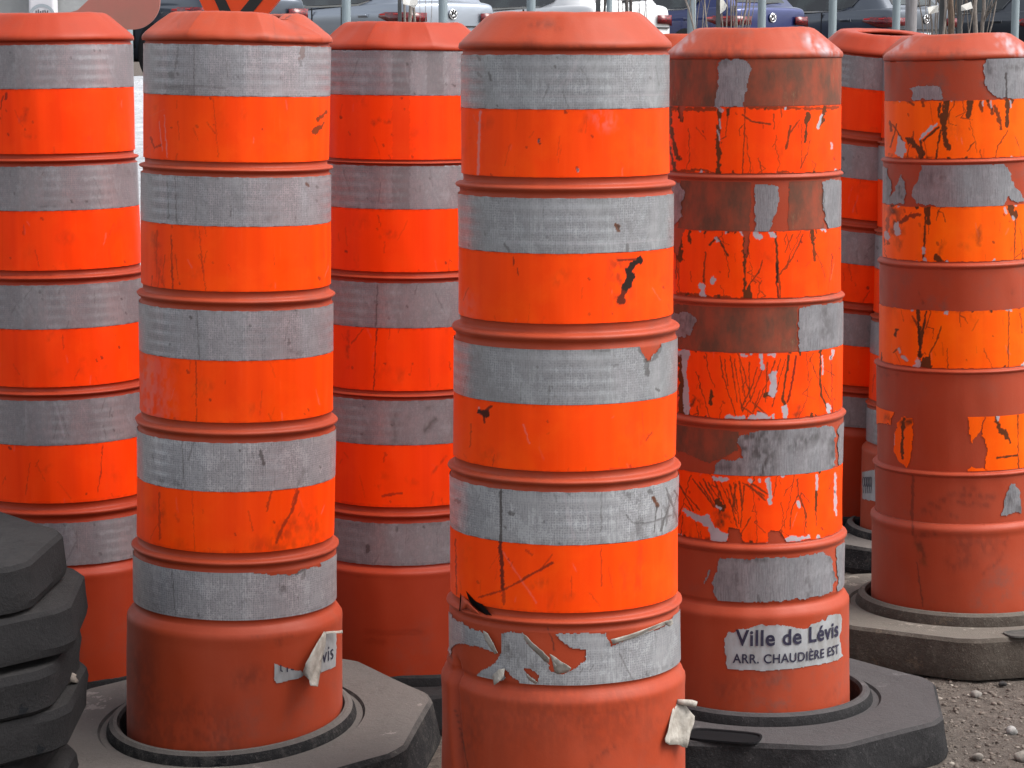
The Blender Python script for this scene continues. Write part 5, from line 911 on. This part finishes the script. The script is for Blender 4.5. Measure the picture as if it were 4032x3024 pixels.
# faded pink rounded sign and bright orange diamond sign
def plate(name, poly, Yf, thick, mat, label, cat):
    P = [unproj(x * D2S, y * D2S, Y=Yf(x, y)) for x, y in poly]; c = sum(P, Vector()) / len(P); bm = bmesh.new()
    f = bm.faces.new([bm.verts.new(p - c) for p in P]); o = bm_link(name, bm, mat, None, False); o.location = c
    m = o.modifiers.new('s', 'SOLIDIFY'); m.thickness = thick; m.offset = 0; tag(o, label, cat); return o, c
arc = [(287 + 60 * math.cos(a), 4 + 60 * math.sin(a)) for a in np.linspace(0, math.pi / 2, 12)]
PINK = mat_simple('faded_pink_sheeting', (0.45, 0.165, 0.135), .55, 0, 6, (0.36, 0.165, 0.130), .1, 60)
poly = [(346, -150)] + [(346, -60)] + [(x - 1, y) for x, y in arc] + [(200, 64), (150, 50), (140, 30), (168, 22), (230, -36), (345 - 60, -92)]
sg, c0 = plate('faded_sign', poly, lambda x, y: 7.5, .012, PINK, 'faded pink-orange sign with a rounded corner behind the left drums', 'road sign')
bm = bmesh.new(); pf = unproj(250 * D2S, 60 * D2S, Y=7.56); add_box(bm, (0, 0, 0), (.05, .03, 1.9)); o = bm_link('sign_post', bm, POST, sg, False, .003); o.location = Vector((pf.x, 7.56, .93)) - c0
n = NT('orange_sign_face'); n.base((1.0, 0.085, 0.012)); n.set(Roughness=.35); OS = n.m
def dY(x, y):   # a square diamond turned about its vertical diagonal
    a, b = (x - 495), (y - 135); return 7.0 + (-.00075 * a) + .0001 * b
dia = [(495, 135), (272, -350), (596, -750), (819, -265)]
sg2, c1 = plate('diamond_sign', dia, dY, .01, OS, 'bright orange diamond sign with a black border above the scuffed drum', 'road sign')
def lerp(P, q, t): return (P[0] + (q[0] - P[0]) * t, P[1] + (q[1] - P[1]) * t)
cen = ((272 + 819) / 2, (-350 - 265) / 2); bm = bmesh.new()
for i in range(4):
    A1, B1 = dia[i], dia[(i + 1) % 4]; q = [lerp(A1, cen, .12), lerp(B1, cen, .12), lerp(B1, cen, .215), lerp(A1, cen, .215)]
    bm.faces.new([bm.verts.new(unproj(x * D2S, y * D2S, Y=dY(x, y) - .0085) - c1) for x, y in q])
bm_link('border', bm, mat_simple('sign_black', (0.02, 0.02, 0.02), .5), sg2, False)
pf = unproj(530 * D2S, 0, Y=7.05); bm = bmesh.new(); add_box(bm, (0, 0, 0), (.045, .045, 2.0)); o = bm_link('sign_post', bm, POST, sg2, False, .003); o.location = Vector((pf.x, 7.06, 1.0)) - c1

# grey block wall with a white panel at the upper left
CONC = mat_simple('grey_concrete', (0.34, 0.35, 0.35), .9, 0, 3, (0.27, 0.275, 0.27), .5, 30)
bm = bmesh.new(); xr = unproj(206 * D2S, 10 * D2S, Y=12).x
add_box(bm, (xr - 2.0, 12.3, 1.0), (4.0, .6, 2.1)); o = bm_link('concrete_wall', bm, CONC, None, False, .02); tag(o, 'pale grey concrete block wall in the top left corner', 'wall')
bm = bmesh.new(); a = unproj(63 * D2S, 10 * D2S, Y=11.9); b = unproj(119 * D2S, 10 * D2S, Y=11.9)
add_box(bm, ((a.x + b.x) / 2, 11.93, 1.3), (b.x - a.x, .10, 1.4)); WP = mat_simple('white_panel', (0.62, 0.61, 0.64), .5)
o = bm_link('white_panel', bm, WP, None, False, .012); tag(o, 'white upright panel with a grey round emblem against the concrete wall', 'panel')
e0 = unproj(91 * D2S, 38 * D2S, Y=11.88)
def disc(bm, c, r0, r1, y, n=48, sx=1.0):
    v0 = [bm.verts.new((c[0] + r0 * math.cos(t) * sx, y, c[1] + r0 * math.sin(t))) for t in [2 * math.pi * k / n for k in range(n)]]
    v1 = [bm.verts.new((c[0] + r1 * math.cos(t) * sx, y, c[1] + r1 * math.sin(t))) for t in [2 * math.pi * k / n for k in range(n)]]
    for k in range(n): bm.faces.new((v0[k], v0[(k + 1) % n], v1[(k + 1) % n], v1[k]))
bm = bmesh.new(); disc(bm, (e0.x, e0.z), .052, .066, 11.877); bm_link('emblem_ring', bm, mat_simple('emblem_grey', (0.33, 0.37, 0.40), .5), o, False)
bm = bmesh.new()
for k in range(6): add_box(bm, (e0.x - .028 + k * .011, 11.878, e0.z + .026 + .003 * math.sin(k * 2)), (.005, .003, .016 + .004 * (k % 2)), Matrix.Rotation(.25 * math.sin(k * 3), 3, 'Y'))
bm_link('emblem_marks', bm, mat_simple('emblem_dark', (0.06, 0.06, 0.065), .6), o, False)

# ------------------------------------------------------------------ parked cars
TYRE = mat_simple('tyre', (0.012, 0.012, 0.013), .8); RIM = mat_simple('alloy', (0.10, 0.10, 0.11), .35, .8); CHROME = mat_simple('chrome', (0.75, 0.76, 0.78), .12, 1.0)
TRIM = mat_simple('black_trim', (0.008, 0.008, 0.010), .5); PLATE = mat_simple('licence_plate', (0.55, 0.57, 0.60), .5)
def mat_glass(): 
    n = NT('car_glass'); a = n.noise(n.coord('Object'), 2.5, 3, .5); n.base(n.mix(n.ramp(a, .45, .6), (0.010, 0.012, 0.013), (0.030, 0.040, 0.040))); n.set(Roughness=.06, Specular_IOR_Level=.8); return n.m
GLASS = mat_glass()
def mat_paint(name, col, metal=.5):
    n = NT(name); a = n.noise(n.coord('Object'), 1.6, 4, .6); n.base(n.mix(n.math('MULTIPLY', a, .35), col, tuple(c * .8 for c in col))); n.set(Metallic=metal, Roughness=.32, Coat_Weight=.8, Coat_Roughness=.06); return n.m
n = NT('tail_red'); nz = n.noise(n.coord('Object', (8, 8, 40)), 3, 2, .5); n.base(n.mix(n.ramp(nz, .38, .5), (0.30, 0.006, 0.010), (0.07, 0.002, 0.005))); n.set(Roughness=.3, Coat_Weight=.4); TRED = n.m
n = NT('tail_bright'); n.base((0.80, 0.03, 0.03)); n.set(Roughness=.12, Coat_Weight=1.0); TBR = n.m
# body: x = forward, y = left, z = up; origin at rear centre on the ground
def car(label, paint, X, Y, yaw, gz0, s=1.0):
    root = empty('parked_car', (X, Y, gz0)); root.rotation_euler = (0, 0, yaw); root.scale = (1.08, 1.08, 1.08); tag(root, label, 'car', 'cars parked in a row behind the fence')
    L, W = 4.4, .90
    # lower body as a loft of stations along x
    st_ = [(0.0, .40, .80, 1.02, .78), (0.03, .33, .86, 1.06, .84), (.10, .28, .92, 1.09, .87), (.35, .24, .97, 1.11, .895), (.9, .22, .99, 1.10, .905), (1.8, .21, .98, 1.06, .91), (2.8, .21, .96, 1.02, .905), (3.3, .22, .93, .98, .89), (3.9, .24, .86, .90, .87), (4.25, .28, .74, .80, .80), (4.38, .34, .64, .68, .68)]
    bm = bmesh.new(); rings = []
    for x, zb, zc_, zt, w in st_:
        half = [(0, zb), (w * .82, zb), (w * .95, zb + .06), (w * .985, zb + .20), (w, zc_ - .20), (w * .997, zc_ - .055), (w * .975, zc_ - .025), (w * .972, zc_ + .0), (w * .955, zt - .05), (w * .91, zt), (w * .6, zt + .015), (0, zt + .02)]
        rings.append([bm.verts.new((x, y, z)) for y, z in half] + [bm.verts.new((x, -y, z)) for y, z in half[-2:0:-1]])
    for a, b in zip(rings[:-1], rings[1:]):
        for k in range(len(a)): bm.faces.new((a[k], b[k], b[(k + 1) % len(a)], a[(k + 1) % len(a)]))
    bm.faces.new(rings[0]); bm.faces.new(rings[-1][::-1]); bmesh.ops.recalc_face_normals(bm, faces=bm.faces[:])
    o = bm_link('body', bm, paint, root, True); m = o.modifiers.new('s', 'SUBSURF'); m.levels = m.render_levels = 2
    # cabin (paint) and glass
    def cab(z_base, z_top, grow, name, mat, xr0, xr1, xf1, xf0):
        bm = bmesh.new(); rg = []
        for t in (0, .35, .7, .92, 1.0):
            z = z_base + (z_top - z_base) * t; xr = xr0 + (xr1 - xr0) * t; xf = xf0 + (xf1 - xf0) * t; w = (.845 - .20 * t ** 1.3) + grow
            xs_ = [xr, xr + .12, xr + .5, (xr + xf) / 2, xf - .5, xf]; ws = [w * .86, w * .975, w, w, w * .98, w * .86]
            if t == 1.0: ws = [k - .07 for k in ws]; xs_ = [xr + .07] + xs_[1:-1] + [xf - .07]
            rg.append([bm.verts.new((x, y, z)) for x, y in zip(xs_, ws)] + [bm.verts.new((x, -y, z)) for x, y in zip(xs_[::-1], ws[::-1])])
        for a, b in zip(rg[:-1], rg[1:]):
            for k in range(len(a)): bm.faces.new((a[k], a[(k + 1) % len(a)], b[(k + 1) % len(a)], b[k]))
        bm.faces.new(rg[-1]); bmesh.ops.recalc_face_normals(bm, faces=bm.faces[:])
        return bm_link(name, bm, mat, root, True)
    c_ = cab(1.04, 1.50, 0.0, 'cabin', paint, .16, .62, 2.55, 3.25); mm = c_.modifiers.new('e', 'BEVEL'); mm.width = .03; mm.segments = 3; mm.limit_method = 'ANGLE'; mm.angle_limit = R(40)
    bm = bmesh.new()   # rear window
    def sidew(t): return (.845 - .20 * t ** 1.3)
    def rx(t): return .16 + .46 * t
    q = [(rx(.28) - .012, .70 * sidew(.28), 1.04 + .46 * .28), (rx(.28) - .012, -.70 * sidew(.28), 1.04 + .46 * .28), (rx(.88) - .012, -.70 * sidew(.88), 1.04 + .46 * .88), (rx(.88) - .012, .70 * sidew(.88), 1.04 + .46 * .88)]
    bm.faces.new([bm.verts.new(p) for p in q]); bm_link('rear_window', bm, GLASS, root, False)
    for sg_ in (1, -1):
        bm = bmesh.new()   # side glass with upswept rear corner
        P = [(.80, .60), (.98, .20), (1.25, .10), (2.2, .07), (3.0, .09), (2.78, .55), (2.5, .90), (1.0, .90)]
        v = [bm.verts.new((x, sg_ * (sidew(t) + .012), 1.04 + .46 * t)) for x, t in P]; bm.faces.new(v if sg_ < 0 else v[::-1]); bm_link('side_window', bm, GLASS, root, False)
        bm = bmesh.new(); tr = [(.78, .64), (.965, .17), (1.25, .06), (2.2, .03), (3.05, .04)]
        a = [bm.verts.new((x, sg_ * (sidew(t) + .016), 1.04 + .46 * t + .010)) for x, t in tr]; b = [bm.verts.new((x + (.03 if i < 2 else 0), sg_ * (sidew(t) + .016), 1.04 + .46 * t - .018 + (.01 if i < 2 else 0))) for i, (x, t) in enumerate(tr)]
        for k in range(len(tr) - 1): bm.faces.new((a[k], a[k + 1], b[k + 1], b[k]))
        bm_link('window_trim', bm, CHROME, root, False)
        # tail light: wraps the corner
        for nm, mt, zz0, zz1, pr in (('tail_light', TRED, .77, .945, .012),):
            bm = bmesh.new(); path = [(.62, .898), (.45, .897), (.28, .892), (.16, .883), (.08, .862), (.035, .835), (.012, .78), (.002, .68), (-.004, .52)]
            top, bot = [], []
            for i, (x, y) in enumerate(path):
                f = i / (len(path) - 1); inset = .0 if i > 0 else .0
                z1_ = zz1 - (.03 if i == 0 else 0) - .012 * f; z0_ = zz0 + (.10 if i == 0 else .05 if i == 1 else .0) + (.03 * f if i > 5 else 0)
                d = Vector((-1 if y < .84 else -.25, 0 if y < .8 else 1, 0)).normalized() * .017
                top.append(bm.verts.new((x + d.x - (.01 if y < .8 else 0), sg_ * (y + d.y), z1_))); bot.append(bm.verts.new((x + d.x - (.01 if y < .8 else 0), sg_ * (y + d.y + (0.004 if y > .85 else 0)), z0_)))
            for k in range(len(path) - 1):
                bm.faces.new((top[k], top[k + 1], bot[k + 1], bot[k]))
            lt = bm_link(nm, bm, mt, root, True); m = lt.modifiers.new('s', 'SOLIDIFY'); m.thickness = .03; m.offset = 0
            bm = bmesh.new(); add_box(bm, (.52, sg_ * .924, .90), (.14, .012, .05)); add_box(bm, (.30, sg_ * .918, .915), (.30, .010, .018)); bm_link('reflector', bm, TBR, lt, False, .004)
        bm = bmesh.new(); add_box(bm, (1.05, sg_ * .915, .90), (.20, .035, .030)); add_box(bm, (1.05, sg_ * .905, .895), (.26, .012, .055)); bm_link('door_handle', bm, TRIM if sg_ > 2 else paint, root, True, .010)
        bm = bmesh.new(); add_box(bm, (1.62, sg_ * .897, .72), (.010, .03, .62)); add_box(bm, (2.42, sg_ * .905, .72), (.010, .02, .62)); bm_link('door_seam', bm, TRIM, root, False)
        for wx in (1.12, 3.60):
            bm = bmesh.new(); bmesh.ops.create_cone(bm, cap_ends=True, segments=40, radius1=.385, radius2=.385, depth=.05, matrix=Matrix.Translation((wx, sg_ * .895, .36)) @ Matrix.Rotation(math.pi / 2, 4, 'X')); bm_link('wheel_arch', bm, TRIM, root, False)
            w_ = bmesh.new(); bmesh.ops.create_cone(w_, cap_ends=True, segments=40, radius1=.325, radius2=.325, depth=.22, matrix=Matrix.Translation((wx, sg_ * .83, .325)) @ Matrix.Rotation(math.pi / 2, 4, 'X')); wo_ = bm_link('wheel', w_, TYRE, root, False, .02)
            w_ = bmesh.new()
            for k in range(5): add_box(w_, Vector((wx, sg_ * .945, .325)) + Vector((math.cos(k * 1.2566) * .12, 0, math.sin(k * 1.2566) * .12)), (.24, .012, .035), Matrix.Rotation(-k * 1.2566, 3, 'Y'))
            bmesh.ops.create_cone(w_, cap_ends=True, segments=24, radius1=.05, radius2=.04, depth=.02, matrix=Matrix.Translation((wx, sg_ * .947, .325)) @ Matrix.Rotation(math.pi / 2, 4, 'X'))
            disc(w_, (wx, .325), .225, .245, sg_ * .943); bm_link('rim', w_, RIM, wo_, False)
    # hatch seams, bumper groove, plate, wiper, emblem
    bm = bmesh.new(); add_box(bm, (-.004, 0, .735), (.022, 1.56, .022)); add_box(bm, (-.004, 0, .40), (.05, 1.50, .14)); bm_link('bumper_trim', bm, TRIM, root, False, .004)
    bm = bmesh.new(); add_box(bm, (-.018, 0, .60), (.012, .32, .16)); bm_link('licence_plate', bm, PLATE, root, False, .003)
    bm = bmesh.new(); add_tube(bm, [(.20, 0.02, 1.14), (.21, -.18, 1.155), (.22, -.36, 1.16)], [.022, .014, .006], 8); bm_link('wiper', bm, TRIM, root)
    # round emblem: ring with a V over a W
    er = .072; ez = .915; ex = -.020; bm = bmesh.new(); n_ = 40
    pts = [(ex, er * math.cos(2 * math.pi * k / n_), ez + er * math.sin(2 * math.pi * k / n_)) for k in range(n_ + 1)]; add_tube(bm, pts, [.0085] * (n_ + 1), 8, False)
    def bar(y0, z0, y1, z1): add_tube(bm, [(ex, -y0 * er, ez + z0 * er), (ex, -y1 * er, ez + z1 * er)], [.0078] * 2, 6)
    for sg_ in (1, -1):
        bar(sg_ * .36, .93, sg_ * .03, .10); bar(sg_ * .82, .55, sg_ * .40, -.88); bar(sg_ * .40, -.88, sg_ * .03, -.08)
    em = bm_link('emblem', bm, CHROME, root)
    bm = bmesh.new(); bmesh.ops.create_cone(bm, cap_ends=True, segments=32, radius1=er, radius2=er, depth=.006, matrix=Matrix.Translation((ex + .008, 0, ez)) @ Matrix.Rotation(math.pi / 2, 4, 'Y')); bm_link('emblem_plate', bm, TRIM, em, False)
    return root
YAW = math.pi / 2 + R(39)
SILV = mat_paint('silver_paint', (0.33, 0.37, 0.43)); SLATE = mat_paint('slate_paint', (0.05, 0.065, 0.09)); WHITE = mat_paint('white_paint', (0.78, 0.79, 0.80), 0.0); BLUE = mat_paint('blue_paint', (0.018, 0.03, 0.13)); CHAR = mat_paint('charcoal_paint', (0.045, 0.052, 0.065)); GREYP = mat_paint('grey_paint', (0.085, 0.10, 0.125))
for lab, pt, xe, ye, Dc, yw in [
    ('dark slate parked car whose wheel shows in the gap above the snow', SLATE, 551, 25, 35.0, 0),
    ('silver parked car with its round emblem above the middle drums', SILV, 978, 32, 39.5, 0),
    ('white parked car behind the right part of the nearest drum cap', WHITE, 1366, 40, 41.5, 0),
    ('dark blue parked car with a chrome round emblem', BLUE, 1668, 42, 43.5, 0),
    ('dark grey parked car with its tail light behind a fence post', GREYP, 2000, 41, 45.5, 0),
    ('charcoal parked car at the right edge behind the last fence post', CHAR, 2320, 46, 47.5, 0),
    ('light grey parked car at the far left, mostly behind the concrete wall', GREYP, 180, 18, 35.5, 0)]:
    p = unproj(xe * D2S, ye * D2S, Y=Dc); car(lab, pt, p.x, Dc, YAW, float(ground_z(0, Dc)) + .004 * (Dc > 99))
